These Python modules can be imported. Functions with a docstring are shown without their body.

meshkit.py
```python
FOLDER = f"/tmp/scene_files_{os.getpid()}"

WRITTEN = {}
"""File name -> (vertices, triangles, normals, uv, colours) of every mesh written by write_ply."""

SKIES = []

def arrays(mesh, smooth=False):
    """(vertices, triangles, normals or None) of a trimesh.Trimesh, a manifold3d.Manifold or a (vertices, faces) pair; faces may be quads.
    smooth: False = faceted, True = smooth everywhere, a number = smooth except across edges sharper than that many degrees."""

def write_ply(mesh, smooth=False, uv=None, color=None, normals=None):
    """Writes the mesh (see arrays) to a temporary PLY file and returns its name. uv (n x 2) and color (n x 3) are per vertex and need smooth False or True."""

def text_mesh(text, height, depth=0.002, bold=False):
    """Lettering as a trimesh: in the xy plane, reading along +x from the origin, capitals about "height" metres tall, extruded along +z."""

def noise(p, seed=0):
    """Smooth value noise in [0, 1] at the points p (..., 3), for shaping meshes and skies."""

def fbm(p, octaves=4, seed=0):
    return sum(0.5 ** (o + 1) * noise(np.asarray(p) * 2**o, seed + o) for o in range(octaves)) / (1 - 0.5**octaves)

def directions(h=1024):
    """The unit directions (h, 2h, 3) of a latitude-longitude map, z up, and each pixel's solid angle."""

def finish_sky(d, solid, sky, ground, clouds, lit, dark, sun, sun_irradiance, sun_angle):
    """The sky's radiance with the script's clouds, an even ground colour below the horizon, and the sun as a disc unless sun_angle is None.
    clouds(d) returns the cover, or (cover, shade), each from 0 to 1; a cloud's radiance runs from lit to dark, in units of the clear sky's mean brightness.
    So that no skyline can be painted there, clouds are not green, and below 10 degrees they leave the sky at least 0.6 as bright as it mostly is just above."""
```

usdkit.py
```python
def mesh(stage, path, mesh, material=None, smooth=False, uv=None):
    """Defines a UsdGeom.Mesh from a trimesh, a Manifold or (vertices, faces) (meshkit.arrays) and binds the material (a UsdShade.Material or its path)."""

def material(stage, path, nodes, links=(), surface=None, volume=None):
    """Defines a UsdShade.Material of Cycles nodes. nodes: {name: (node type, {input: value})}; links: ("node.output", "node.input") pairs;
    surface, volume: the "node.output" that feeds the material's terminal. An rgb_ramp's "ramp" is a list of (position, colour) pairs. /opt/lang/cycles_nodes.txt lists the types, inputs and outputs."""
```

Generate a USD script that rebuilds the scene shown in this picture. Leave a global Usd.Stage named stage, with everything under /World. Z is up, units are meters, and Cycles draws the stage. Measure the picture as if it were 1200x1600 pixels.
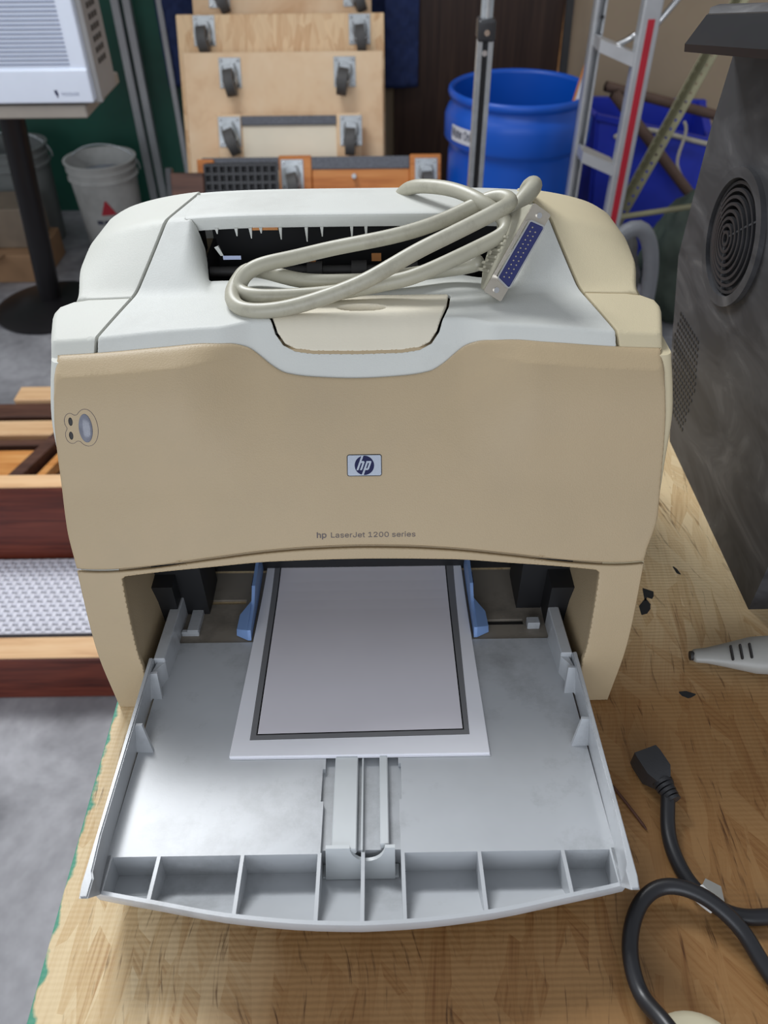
import math, random
import numpy as np, trimesh, shapely, manifold3d
from shapely.geometry import Polygon, LineString, Point, box as sbox
from shapely import affinity
from scipy.spatial import Delaunay, cKDTree
from scipy.interpolate import PchipInterpolator, CubicSpline
from pxr import Usd, UsdGeom, UsdLux, UsdShade, Gf, Sdf, Vt
import usdkit, meshkit

stage = Usd.Stage.CreateInMemory()
UsdGeom.SetStageUpAxis(stage, UsdGeom.Tokens.z)
UsdGeom.SetStageMetersPerUnit(stage, 1.0)
UsdGeom.Xform.Define(stage, '/World')
stage.SetDefaultPrim(stage.GetPrimAtPath('/World'))
rng = np.random.default_rng(7)
H = 0.94                    # height of the workbench top; all coordinates below are measured from it

# ------------------------------------------------------------------ camera
CAM = (0.0137, -0.3381, 0.5014 + H)
YAW, PITCH, ROLL = -0.0072, 0.7363, -0.0088
_cy, _sy, _cp, _sp = math.cos(YAW), math.sin(YAW), math.cos(PITCH), math.sin(PITCH)
_f = np.array([-_sy * _cp, _cy * _cp, -_sp]); _r = np.array([_cy, _sy, 0.0]); _u = np.cross(_r, _f)
_r2 = math.cos(ROLL) * _r + math.sin(ROLL) * _u; _u2 = -math.sin(ROLL) * _r + math.cos(ROLL) * _u
cam = UsdGeom.Camera.Define(stage, '/World/camera')
cam.AddTransformOp().Set(Gf.Matrix4d(*_r2, 0, *_u2, 0, *(-_f), 0, *CAM, 1))
cam.CreateFocalLengthAttr(5.6)
cam.CreateHorizontalApertureAttr(5.6 * 1200 / 1225.0)
cam.CreateVerticalApertureAttr(5.6 * 1600 / 1225.0)
cam.CreateFStopAttr(1.9)
cam.CreateFocusDistanceAttr(0.55)
cam.CreateClippingRangeAttr(Gf.Vec2f(0.02, 100))
cam.CreateExposureAttr(0.15)

# ------------------------------------------------------------------ light: overcast daylight around, lamps of the shop
dome = UsdLux.DomeLight.Define(stage, '/World/daylight')
dome.CreateIntensityAttr(0.11); dome.CreateColorAttr(Gf.Vec3f(0.93, 0.98, 1.06))


def rect_light(name, pos, target, w, h, power, color):
    l = UsdLux.RectLight.Define(stage, '/World/' + name)
    p = np.array(pos, float); t = np.array(target, float)
    z = (p - t) / np.linalg.norm(p - t); x = np.cross([0, 0, 1.0], z)
    x = np.array([1.0, 0, 0]) if np.linalg.norm(x) < 1e-6 else x / np.linalg.norm(x)
    y = np.cross(z, x)
    l.AddTransformOp().Set(Gf.Matrix4d(*x, 0, *y, 0, *z, 0, *p, 1))
    l.CreateWidthAttr(w); l.CreateHeightAttr(h); l.CreateIntensityAttr(power); l.CreateColorAttr(Gf.Vec3f(*color))
    return l


rect_light('ceiling_lamp', (-0.75, 1.60, 1.66 + H), (0, 0.1, 0.1 + H), 0.9, 0.5, 29.0, (0.97, 1.0, 1.03))
rect_light('side_daylight', (-3.3, 0.9, 0.9 + H), (0, 0.1, 0.0 + H), 2.2, 1.9, 1.0, (0.93, 0.98, 1.06))
rect_light('door_daylight', (-0.6, -3.9, 1.35 + H), (0, 0.4, 0.0 + H), 4.0, 2.6, 2.7, (0.92, 0.98, 1.08))

# ------------------------------------------------------------------ helpers
_names = {}


def numbered(path):
    n = _names.get(path, -1) + 1
    _names[path] = n
    return path if n == 0 else '%s_%03d' % (path, n)


def tag(prim, label=None, cat=None, group=None, kind=None):
    for k, v in (('label', label), ('category', cat), ('group', group), ('kind', kind)):
        if v:
            prim.SetCustomDataByKey(k, v)
    return prim


class Thing:
    def __init__(self, path, loc):
        self.path, self.loc = path, np.array(loc, float)


def thing(name, label, cat, loc, group=None, kind=None):
    path = numbered('/World/' + name)
    x = UsdGeom.Xform.Define(stage, path)
    x.AddTranslateOp().Set(Gf.Vec3d(loc[0], loc[1], loc[2] + H))
    tag(x.GetPrim(), label, cat, group, kind)
    return Thing(path, loc)


def tm(m):
    if hasattr(m, 'to_mesh'):
        q = m.to_mesh()
        return trimesh.Trimesh(np.array(q.vert_properties[:, :3]), np.array(q.tri_verts), process=False)
    return m


def cat_(ms):
    return trimesh.util.concatenate([tm(m) for m in ms])


def part(name, mesh, mat, parent, label=None, smooth=35, kind=None):
    """mesh in bench coordinates; becomes one Mesh child of the thing (or of the part) given."""
    path = numbered(parent.path + '/' + name)
    m = tm(mesh) if not isinstance(mesh, (list, tuple)) else cat_(mesh)
    m = trimesh.Trimesh(np.array(m.vertices) - parent.loc, np.array(m.faces), process=False)
    p = usdkit.mesh(stage, path, m, M[mat], smooth=smooth)
    tag(p.GetPrim(), label, kind=kind)
    return Thing(path, parent.loc)


def single(name, mesh, mat, label, cat, loc, group=None, smooth=35, kind=None):
    path = numbered('/World/' + name)
    m = tm(mesh) if not isinstance(mesh, (list, tuple)) else cat_(mesh)
    m = trimesh.Trimesh(np.array(m.vertices) - np.array(loc, float), np.array(m.faces), process=False)
    p = usdkit.mesh(stage, path, m, M[mat], smooth=smooth)
    p.AddTranslateOp().Set(Gf.Vec3d(loc[0], loc[1], loc[2] + H))
    tag(p.GetPrim(), label, cat, group, kind)
    return Thing(path, loc)


MF = manifold3d.Manifold
CS = manifold3d.CrossSection


def box(x0, x1, y0, y1, z0, z1):
    return trimesh.creation.box(bounds=[[min(x0, x1), min(y0, y1), min(z0, z1)], [max(x0, x1), max(y0, y1), max(z0, z1)]])


def mbox(x0, x1, y0, y1, z0, z1):
    return MF.cube([x1 - x0, y1 - y0, z1 - z0]).translate([x0, y0, z0])


def rbox(x0, x1, y0, y1, z0, z1, r=0.004, seg=8):
    s = MF.sphere(r, seg)
    return MF.batch_hull([s.translate([x, y, z]) for x in (x0 + r, x1 - r) for y in (y0 + r, y1 - r) for z in (z0 + r, z1 - r)])


def cham(x0, x1, y0, y1, z0, z1, c=0.002):
    """box with chamfered edges"""
    pts = []
    for x, sx in ((x0, 1), (x1, -1)):
        for y, sy in ((y0, 1), (y1, -1)):
            for z, sz in ((z0, 1), (z1, -1)):
                pts += [(x, y + sy * c, z + sz * c), (x + sx * c, y, z + sz * c), (x + sx * c, y + sy * c, z)]
    return MF.hull_points(np.array(pts))


def xf(m, R=None, t=(0, 0, 0)):
    m = tm(m).copy()
    v = np.array(m.vertices)
    if R is not None:
        v = v @ np.array(R).T
    m.vertices = v + np.array(t)
    if R is not None and np.linalg.det(R) < 0:
        m.invert()
    return m


def frame(z, up=(0, 0, 1)):
    """rotation whose third column is z"""
    z = np.array(z, float); z /= np.linalg.norm(z)
    x = np.cross(up, z)
    if np.linalg.norm(x) < 1e-6:
        x = np.cross((0, 1, 0), z)
    x /= np.linalg.norm(x)
    return np.c_[x, np.cross(z, x), z]


def beam(a, b, w, d, up=(0, 0, 1), c=0.0015):
    a, b = np.array(a, float), np.array(b, float)
    return xf(cham(-w / 2, w / 2, -d / 2, d / 2, 0, np.linalg.norm(b - a), min(c, w * .3, d * .3)), frame(b - a, up), a)


def cyl(a, b, r, r2=None, n=24):
    a, b = np.array(a, float), np.array(b, float)
    return xf(MF.cylinder(np.linalg.norm(b - a), r, r if r2 is None else r2, n), frame(b - a), a)


def lathe(prof, n=48, center=(0, 0, 0)):
    m = trimesh.creation.revolve(np.array(prof, float), sections=n)
    m.vertices = m.vertices + np.array(center)
    return m


def spline(pts, step=0.004, closed=False):
    p = np.array(pts, float)
    t = np.r_[0, np.cumsum(np.sqrt(np.linalg.norm(np.diff(p, axis=0), axis=1)))]
    c = CubicSpline(t, p)
    q = c(np.linspace(0, t[-1], 600))
    s = np.r_[0, np.cumsum(np.linalg.norm(np.diff(q, axis=0), axis=1))]
    return np.c_[[np.interp(np.linspace(0, s[-1], max(4, int(s[-1] / step))), s, q[:, k]) for k in range(q.shape[1])]].T


def tube(path, r, n=14, cap=True):
    p = np.array(path, float)
    t = np.gradient(p, axis=0); t /= np.linalg.norm(t, axis=1)[:, None]
    u = np.cross(t[0], (0, 0, 1.0))
    u = np.cross(t[0], (0, 1.0, 0)) if np.linalg.norm(u) < 1e-3 else u
    rr = np.broadcast_to(r, (len(p),))
    rings = []
    for k in range(len(p)):
        u = u - t[k] * (u @ t[k]); u /= np.linalg.norm(u)
        w = np.cross(t[k], u)
        a = np.linspace(0, 2 * np.pi, n, endpoint=False)
        rings.append(p[k] + rr[k] * (np.cos(a)[:, None] * u + np.sin(a)[:, None] * w))
    v = np.vstack(rings + [p[:1] - t[0] * rr[0] * .5, p[-1:] + t[-1] * rr[-1] * .5]); f = []
    for k in range(len(p) - 1):
        for i in range(n):
            j = (i + 1) % n; a, b, c, d = k * n + i, k * n + j, (k + 1) * n + j, (k + 1) * n + i
            f += [(a, b, c), (a, c, d)]
    e0, e1, L = len(p) * n, len(p) * n + 1, (len(p) - 1) * n
    for i in range(n):
        j = (i + 1) % n
        f += [(e0, j, i), (e1, L + i, L + j)]
    m = trimesh.Trimesh(v, f, process=False)
    if m.volume < 0:
        m.invert()
    return m


def extrude(poly, z0, z1):
    gs = getattr(poly, 'geoms', [poly]); out = []
    for g in gs:
        if g.area > 1e-12:
            m = trimesh.creation.extrude_polygon(g, z1 - z0, engine='earcut'); m.apply_translation([0, 0, z0]); out.append(m)
    return trimesh.util.concatenate(out)


def mextrude(poly, z0, z1):
    loops = []
    for g in getattr(poly, 'geoms', [poly]):
        loops += [np.array(g.exterior.coords)[:-1]] + [np.array(i.coords)[:-1] for i in g.interiors]
    return MF.extrude(CS(loops, manifold3d.FillRule.EvenOdd), z1 - z0).translate([0, 0, z0])


def sheet(poly, fmap, h=0.004, r=0.001, thick=0.003, lin=None, extra=None):
    """A panel: polygon in (u, v), mapped by fmap(u, v) -> points, given a thickness and rounded edges."""
    rmax = r if np.isscalar(r) else 0.0046
    pts = []

    def samp(g, step):
        for q in getattr(g, 'geoms', [g]):
            if q.is_empty:
                continue
            for ring in [q.exterior] + list(q.interiors):
                n = max(8, int(ring.length / step))
                c = shapely.segmentize(ring, step)
                pts.append(np.array(c.coords)[:-1])
    hb = min(h, 0.0025) if lin is None else lin
    samp(poly, hb)
    for k in (.12, .35, .65, 1.0):
        samp(poly.buffer(-rmax * k), hb if k < .5 else h)
    x0, y0, x1, y1 = poly.bounds
    gx, gy = np.meshgrid(np.arange(x0, x1, h), np.arange(y0, y1, h))
    g = np.c_[gx.ravel(), gy.ravel()] + rng.normal(0, h * .02, (gx.size, 2))
    inner = poly.buffer(-(rmax + h * .45))
    g = g[shapely.contains_xy(inner, g[:, 0], g[:, 1])]
    if extra is not None:
        e = extra[shapely.contains_xy(poly.buffer(-rmax * 1.02), extra[:, 0], extra[:, 1])]
        pts.append(e)
    pts.append(g)
    p = np.vstack(pts)
    p = p[np.unique(np.round(p, 6), axis=0, return_index=True)[1]]
    tri = Delaunay(p).simplices
    a, b, c = p[tri[:, 0]], p[tri[:, 1]], p[tri[:, 2]]
    cen = (a + b + c) / 3
    area = (b[:, 0] - a[:, 0]) * (c[:, 1] - a[:, 1]) - (b[:, 1] - a[:, 1]) * (c[:, 0] - a[:, 0])
    ok = shapely.contains_xy(poly, cen[:, 0], cen[:, 1]) & (np.abs(area) > 1e-12)
    tri = tri[ok]; tri = np.where((area[ok] > 0)[:, None], tri, tri[:, ::-1])
    used = np.unique(tri); remap = -np.ones(len(p), int); remap[used] = np.arange(len(used)); p = p[used]; tri = remap[tri]
    u, v = p[:, 0], p[:, 1]
    d = shapely.distance(poly.boundary, shapely.points(p))
    rr = np.full(len(p), r) if np.isscalar(r) else r(u, v)
    q = np.clip(rr - d, 0, rr)
    drop = rr - np.sqrt(np.maximum(rr * rr - q * q, 0))
    e = 2e-4
    P = fmap(u, v)
    N = np.cross(fmap(u + e, v) - fmap(u - e, v), fmap(u, v + e) - fmap(u, v - e))
    N /= np.linalg.norm(N, axis=1)[:, None]
    th = np.full(len(p), thick) if np.isscalar(thick) else thick(u, v)
    F, B = P - N * drop[:, None], P - N * np.maximum(th, drop + 3e-4)[:, None]
    n = len(p)
    ed = np.vstack([tri[:, [0, 1]], tri[:, [1, 2]], tri[:, [2, 0]]])
    key = {}
    for i, j in ed:
        key[(i, j)] = 1
    walls = []
    for (i, j) in key:
        if (j, i) not in key:
            walls += [(j, i, i + n), (j, i + n, j + n)]
    f = np.vstack([tri, tri[:, ::-1] + n, np.array(walls)])
    return trimesh.Trimesh(np.vstack([F, B]), f, process=False)


def smoothstep(x, a, b):
    t = np.clip((x - a) / (b - a), 0, 1)
    return t * t * (3 - 2 * t)


# ------------------------------------------------------------------ materials
M = {}


def lin(c):
    return tuple(((v / 255) / 12.92 if v <= 10 else (((v / 255) + .055) / 1.055) ** 2.4) for v in c)


def mat(name, color, rough=.5, metal=0.0, spec=.5, var=.12, vscale=12.0, bump=0.0, bscale=400.0, dirt=None, dscale=6.0, damt=.5, extra=None):
    """a principled material whose colour wanders a little, with optional dirt and fine relief"""
    c = np.array(color)
    nodes = {'g': ('geometry', {}), 'n': ('noise_texture', {'scale': vscale, 'detail': 5.0, 'roughness': .6}),
             'r': ('rgb_ramp', {'ramp': [(.3, tuple(c * (1 - var))), (.7, tuple(np.minimum(c * (1 + var), 1)))]}),
             'p': ('principled_bsdf', {'roughness': rough, 'metallic': metal, 'specular_ior_level': spec})}
    links = [('g.position', 'n.vector'), ('n.fac', 'r.fac')]
    out = 'r.color'
    if dirt is not None:
        nodes['dn'] = ('noise_texture', {'scale': dscale, 'detail': 8.0, 'roughness': .7})
        nodes['dr'] = ('map_range', {'from_min': .5, 'from_max': .78, 'to_min': 0.0, 'to_max': damt, 'clamp': True})
        nodes['dm'] = ('mix_color', {'b': dirt})
        links += [('g.position', 'dn.vector'), ('dn.fac', 'dr.value'), ('dr.result', 'dm.fac'), (out, 'dm.a')]
        out = 'dm.result'
    links.append((out, 'p.base_color'))
    if bump:
        nodes['bn'] = ('noise_texture', {'scale': bscale, 'detail': 2.0})
        nodes['b'] = ('bump', {'strength': bump, 'distance': .001})
        links += [('g.position', 'bn.vector'), ('bn.fac', 'b.height'), ('b.normal', 'p.normal')]
    M[name] = usdkit.material(stage, '/World/Looks/' + name, nodes, links, surface='p.BSDF')


mat('white_plastic', lin((205, 206, 200)), .55, spec=.3, var=.03, bump=.12, bscale=900, dirt=lin((140, 135, 125)), dscale=9, damt=.25)
mat('side_plastic', lin((203, 203, 194)), .55, spec=.3, var=.03, bump=.12, bscale=900)
mat('yellowed_plastic', lin((205, 192, 160)), .55, spec=.3, var=.03, bump=.12, bscale=900)
mat('flap_plastic', lin((218, 210, 190)), .55, spec=.3, var=.03, bump=.10, bscale=900)
mat('front_plastic', lin((178, 158, 126)), .5, spec=.35, var=.03, bump=.15, bscale=900, dirt=lin((140, 130, 118)), dscale=5, damt=.18)
mat('tray_plastic', lin((184, 187, 190)), .28, var=.04, vscale=20, bump=.018, bscale=700, dirt=lin((70, 66, 60)), dscale=11, damt=.55)
mat('feed_plastic', lin((140, 132, 120)), .45, var=.1, dirt=lin((40, 38, 36)), dscale=18, damt=.6)
mat('slider_plastic', lin((200, 204, 205)), .4, var=.03, vscale=30)
mat('inner_black', (.012, .012, .013), .5)
mat('inner_dark', (.02, .018, .017), .6)
mat('guide_blue', lin((126, 156, 204)), .4, var=.05)
mat('paper_white', lin((242, 242, 247)), .7, var=.01)
mat('paper_print', lin((232, 228, 234)), .65, var=.02)
mat('print_grey', lin((122, 122, 124)), .6, var=.05)
mat('print_black', (.015, .015, .017), .5)
mat('silver', lin((150, 156, 166)), .42, metal=.5, var=.03)
mat('navy', lin((24, 28, 70)), .6, spec=.25, var=.03)
mat('letter_grey', lin((92, 80, 76)), .5, var=.02)
mat('button_grey', lin((122, 124, 134)), .18, var=.15, vscale=200)
mat('cable_cream', lin((170, 166, 148)), .42, var=.05, vscale=60, dirt=lin((110, 102, 88)), dscale=60, damt=.5)
mat('metal_plate', lin((190, 182, 168)), .32, metal=.75, var=.08, vscale=60)
mat('chrome', lin((215, 215, 215)), .18, metal=1.0, var=.03)
mat('connector_blue', lin((38, 44, 98)), .4, var=.05)
mat('black_plastic', lin((46, 46, 48)), .38, var=.2, bump=.1, bscale=600)
mat('lip_black', lin((30, 30, 32)), .4, spec=.3, var=.15)
mat('black_cord', lin((34, 34, 37)), .38, var=.1)
mat('tag_white', lin((220, 222, 222)), .5, var=.02)
mat('plug_grey', lin((150, 148, 142)), .4, var=.08, vscale=40)
mat('beige_cap', lin((205, 196, 168)), .45, var=.04)
mat('barrel_blue', lin((6, 82, 186)), .38, var=.05, vscale=3)
mat('label_white', lin((205, 206, 212)), .6, var=.03)
mat('print_dark', lin((60, 62, 78)), .6)
mat('aluminium', lin((190, 192, 194)), .36, metal=.6, var=.08, vscale=14)
mat('dark_metal', lin((48, 48, 50)), .4, metal=.5, var=.1)
mat('tape_red', lin((176, 24, 44)), .45, var=.08)
mat('galvanised', lin((182, 186, 188)), .34, metal=.7, var=.14, vscale=40)
mat('rubber_grey', lin((80, 78, 76)), .6, var=.15, vscale=40)
mat('angle_iron', lin((132, 128, 100)), .5, metal=.3, var=.15)
mat('pipe_brown', lin((96, 74, 62)), .6, var=.2)
mat('tarp_blue', lin((34, 54, 184)), .45, var=.15, vscale=6)
mat('tarp_dark_blue', lin((30, 34, 110)), .5, var=.2, vscale=6)
mat('sack_green', lin((62, 72, 62)), .7, var=.35, vscale=8)
mat('pipe_grey', lin((120, 122, 126)), .5, var=.1)
mat('rope_cream', lin((185, 178, 160)), .7, var=.1)
mat('wall_beige', lin((168, 148, 122)), .8, var=.06, vscale=3)
mat('door_green', lin((20, 74, 60)), .5, var=.35, vscale=2.2)
mat('blanket_navy', lin((32, 46, 88)), .85, var=.25, vscale=30, bump=.6, bscale=90)
mat('ac_white', lin((226, 233, 246)), .4, var=.02)
mat('ac_slot', lin((128, 137, 160)), .5, var=.03)
mat('ac_grey', lin((150, 148, 146)), .5, var=.06)
mat('table_edge', lin((158, 150, 140)), .5, var=.06)
mat('black_metal', lin((30, 28, 30)), .4, metal=.3, var=.1)
mat('bucket_white', lin((176, 176, 172)), .45, var=.06, dirt=lin((110, 108, 104)), dscale=7, damt=.5)
mat('bucket_inside', lin((120, 126, 136)), .5, var=.3, vscale=12)
mat('bucket_red', lin((170, 40, 52)), .5, var=.05)
mat('bucket_grey', lin((105, 108, 106)), .5, var=.12)
mat('cardboard', lin((150, 116, 84)), .8, var=.12, vscale=8)
mat('cardboard_dull', lin((122, 108, 92)), .8, var=.18, vscale=8)
mat('carpet_grey', lin((108, 110, 116)), .95, var=.3, vscale=160, bump=.8, bscale=500)
mat('cream_board', lin((238, 226, 202)), .6, var=.03)
mat('webbing', lin((222, 222, 230)), .7, var=.08, vscale=60)
mat('webbing_dark', lin((120, 118, 118)), .8, var=.1, vscale=60)
mat('dark_cloth', lin((40, 36, 38)), .8)
mat('label_blue', lin((190, 200, 230)), .5)
mat('copper', lin((190, 130, 80)), .4, metal=.4)
mat('teal_paint', lin((40, 150, 128)), .6, var=.2, vscale=40)


def wood(name, c1, c2, c3, scale=(3, 40, 40), rough=.5, rot=(0, 0, 0), nscale=1.0, spec=.4):
    """long-grained wood: stretched noise between three tones"""
    nodes = {'g': ('geometry', {}), 'm': ('mapping', {'scale': scale, 'rotation': rot}),
             'n': ('noise_texture', {'scale': nscale, 'detail': 6.0, 'roughness': .65, 'distortion': .4}),
             'r': ('rgb_ramp', {'ramp': [(.28, c1), (.5, c2), (.74, c3)]}),
             'b': ('bump', {'strength': .15, 'distance': .002}),
             'p': ('principled_bsdf', {'roughness': rough, 'specular_ior_level': spec})}
    links = [('g.position', 'm.vector'), ('m.vector', 'n.vector'), ('n.fac', 'r.fac'), ('r.color', 'p.base_color'), ('n.fac', 'b.height'), ('b.normal', 'p.normal')]
    M[name] = usdkit.material(stage, '/World/Looks/' + name, nodes, links, surface='p.BSDF')


wood('plywood', lin((216, 172, 128)), lin((238, 204, 164)), lin((244, 216, 180)), (5, 5, 5), .6)
wood('pine', lin((160, 104, 58)), lin((202, 144, 88)), lin((216, 166, 108)), (3, 30, 30), .55)
wood('orange_pine', lin((170, 92, 38)), lin((208, 130, 66)), lin((222, 152, 88)), (3, 30, 30), .5)
wood('mahogany', lin((62, 24, 16)), lin((98, 42, 28)), lin((120, 58, 40)), (4, 60, 60), .4)
wood('tan_wood', lin((196, 150, 106)), lin((222, 180, 134)), lin((232, 196, 152)), (4, 50, 50), .5)
wood('amber_wood', lin((190, 118, 54)), lin((220, 152, 84)), lin((230, 170, 104)), (4, 50, 50), .45)
wood('dark_brown_wood', lin((58, 36, 28)), lin((86, 56, 44)), lin((104, 72, 56)), (4, 40, 40), .5)
wood('panel_brown', lin((40, 26, 20)), lin((60, 42, 33)), lin((74, 54, 42)), (60, 60, 2), .45)
wood('floor_light', lin((120, 118, 118)), lin((150, 148, 150)), lin((168, 168, 170)), (2, 2, 2), .55, nscale=1.6)


def osb(name, light, mid, dark, ridge=True, stain_shade=None, teal=None, size=1.0):
    """pressed strand board: three crossed layers of long flat flakes, each flake its own tone"""
    nodes = {'g': ('geometry', {}), 'p': ('principled_bsdf', {'roughness': .5, 'specular_ior_level': .35})}
    links = []
    s = 1 / size
    prev = None
    for k, (ang, su, sv) in enumerate(((1.75, 12, 70), (1.25, 11, 60), (2.25, 13, 66), (1.50, 14, 90))):
        nodes['w%d' % k] = ('noise_texture', {'scale': 9.0 * s, 'detail': 2.0})
        nodes['wa%d' % k] = ('vector_math', {'math_type': 'multiply_add', 'vector2': (.012 / s, .012 / s, .012 / s)})
        nodes['m%d' % k] = ('mapping', {'mapping_type': 'texture', 'rotation': (0, 0, ang), 'scale': (1 / (su * s), 1 / (sv * s), 1 / (20 * s)), 'location': (k * 3.1, k * 1.7, 0)})
        nodes['v%d' % k] = ('voronoi_texture', {'scale': 1.0, 'feature': 'f1', 'randomness': 1.0})
        nodes['s%d' % k] = ('separate_color', {'color_type': 'rgb'})
        nodes['mg%d' % k] = ('mapping', {'mapping_type': 'texture', 'rotation': (0, 0, ang), 'scale': (1 / (18 * s), 1 / (420 * s), 1 / (20 * s))})
        nodes['gr%d' % k] = ('noise_texture', {'scale': 1.0, 'detail': 3.0, 'roughness': .6})
        nodes['ad%d' % k] = ('math', {'math_type': 'multiply_add', 'value2': .42, 'value3': 0.02})
        nodes['ae%d' % k] = ('math', {'math_type': 'multiply_add', 'value2': .62})
        nodes['r%d' % k] = ('rgb_ramp', {'ramp': [(.18, dark), (.36, mid), (.62, light), (1.0, tuple(np.minimum(np.array(light) * 1.12, 1)))]})
        links += [('g.position', 'w%d.vector' % k), ('w%d.color' % k, 'wa%d.vector1' % k), ('g.position', 'wa%d.vector3' % k),
                  ('wa%d.vector' % k, 'm%d.vector' % k), ('wa%d.vector' % k, 'mg%d.vector' % k), ('mg%d.vector' % k, 'gr%d.vector' % k),
                  ('m%d.vector' % k, 'v%d.vector' % k), ('v%d.color' % k, 's%d.color' % k),
                  ('s%d.r' % k, 'ad%d.value1' % k), ('gr%d.fac' % k, 'ae%d.value1' % k), ('ad%d.value' % k, 'ae%d.value3' % k), ('ae%d.value' % k, 'r%d.fac' % k)]
        col = 'r%d.color' % k
        if prev is None:
            prev = col
        else:
            nodes['k%d' % k] = ('math', {'math_type': 'greater_than', 'value2': .52})
            nodes['x%d' % k] = ('mix_color', {})
            links += [('s%d.g' % k, 'k%d.value1' % k), ('k%d.value' % k, 'x%d.fac' % k), (prev, 'x%d.a' % k), (col, 'x%d.b' % k)]
            prev = 'x%d.result' % k
    if ridge:
        nodes['fm'] = ('mapping', {'mapping_type': 'texture', 'rotation': (0, 0, .06), 'scale': (.004, .05, .1)})
        nodes['fw'] = ('noise_texture', {'scale': 7.0, 'detail': 2.0})
        nodes['fa'] = ('vector_math', {'math_type': 'multiply_add', 'vector2': (.06, .03, 0)})
        nodes['fn'] = ('noise_texture', {'scale': 1.0, 'detail': 3.0, 'roughness': .7})
        nodes['fr'] = ('map_range', {'from_min': .60, 'from_max': .72, 'to_min': 0.0, 'to_max': .8, 'clamp': True})
        nodes['fx'] = ('mix_color', {'b': lin((92, 58, 30))})
        links += [('g.position', 'fw.vector'), ('fw.color', 'fa.vector1'), ('g.position', 'fa.vector3'), ('fa.vector', 'fm.vector'), ('fm.vector', 'fn.vector'), ('fn.fac', 'fr.value'), ('fr.result', 'fx.fac'), (prev, 'fx.a')]
        prev = 'fx.result'
    if stain_shade:  # brown board tone, deepened with painted-in shade right and front of the printer
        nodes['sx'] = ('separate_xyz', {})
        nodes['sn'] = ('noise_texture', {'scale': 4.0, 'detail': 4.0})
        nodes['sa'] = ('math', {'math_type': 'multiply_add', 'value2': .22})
        nodes['sm'] = ('map_range', {'from_min': stain_shade[1], 'from_max': stain_shade[2], 'to_min': 0.0, 'to_max': 1.0, 'clamp': True})
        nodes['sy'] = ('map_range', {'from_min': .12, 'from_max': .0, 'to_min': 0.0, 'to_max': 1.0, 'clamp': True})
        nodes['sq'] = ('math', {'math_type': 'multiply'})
        nodes['st'] = ('mix_color', {'blend_type': 'multiply', 'b': stain_shade[0]})
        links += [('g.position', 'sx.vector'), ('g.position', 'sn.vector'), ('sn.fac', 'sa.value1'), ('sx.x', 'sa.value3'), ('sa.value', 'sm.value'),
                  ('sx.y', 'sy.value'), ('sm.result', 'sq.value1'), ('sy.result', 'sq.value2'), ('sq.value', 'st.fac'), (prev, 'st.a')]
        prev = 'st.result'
    if teal:
        nodes['tx'] = ('separate_xyz', {})
        nodes['tn'] = ('noise_texture', {'scale': 55.0, 'detail': 4.0})
        nodes['ta'] = ('math', {'math_type': 'multiply_add', 'value2': .016})
        nodes['tm'] = ('map_range', {'from_min': teal[1] + .0116, 'from_max': teal[1] + .0096, 'to_min': 0.0, 'to_max': .9, 'clamp': True})
        nodes['tt'] = ('mix_color', {'b': teal[0]})
        links += [('g.position', 'tx.vector'), ('g.position', 'tn.vector'), ('tn.fac', 'ta.value1'), ('tx.x', 'ta.value3'), ('ta.value', 'tm.value'), ('tm.result', 'tt.fac'), (prev, 'tt.a')]
        prev = 'tt.result'
    links.append((prev, 'p.base_color'))
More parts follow.
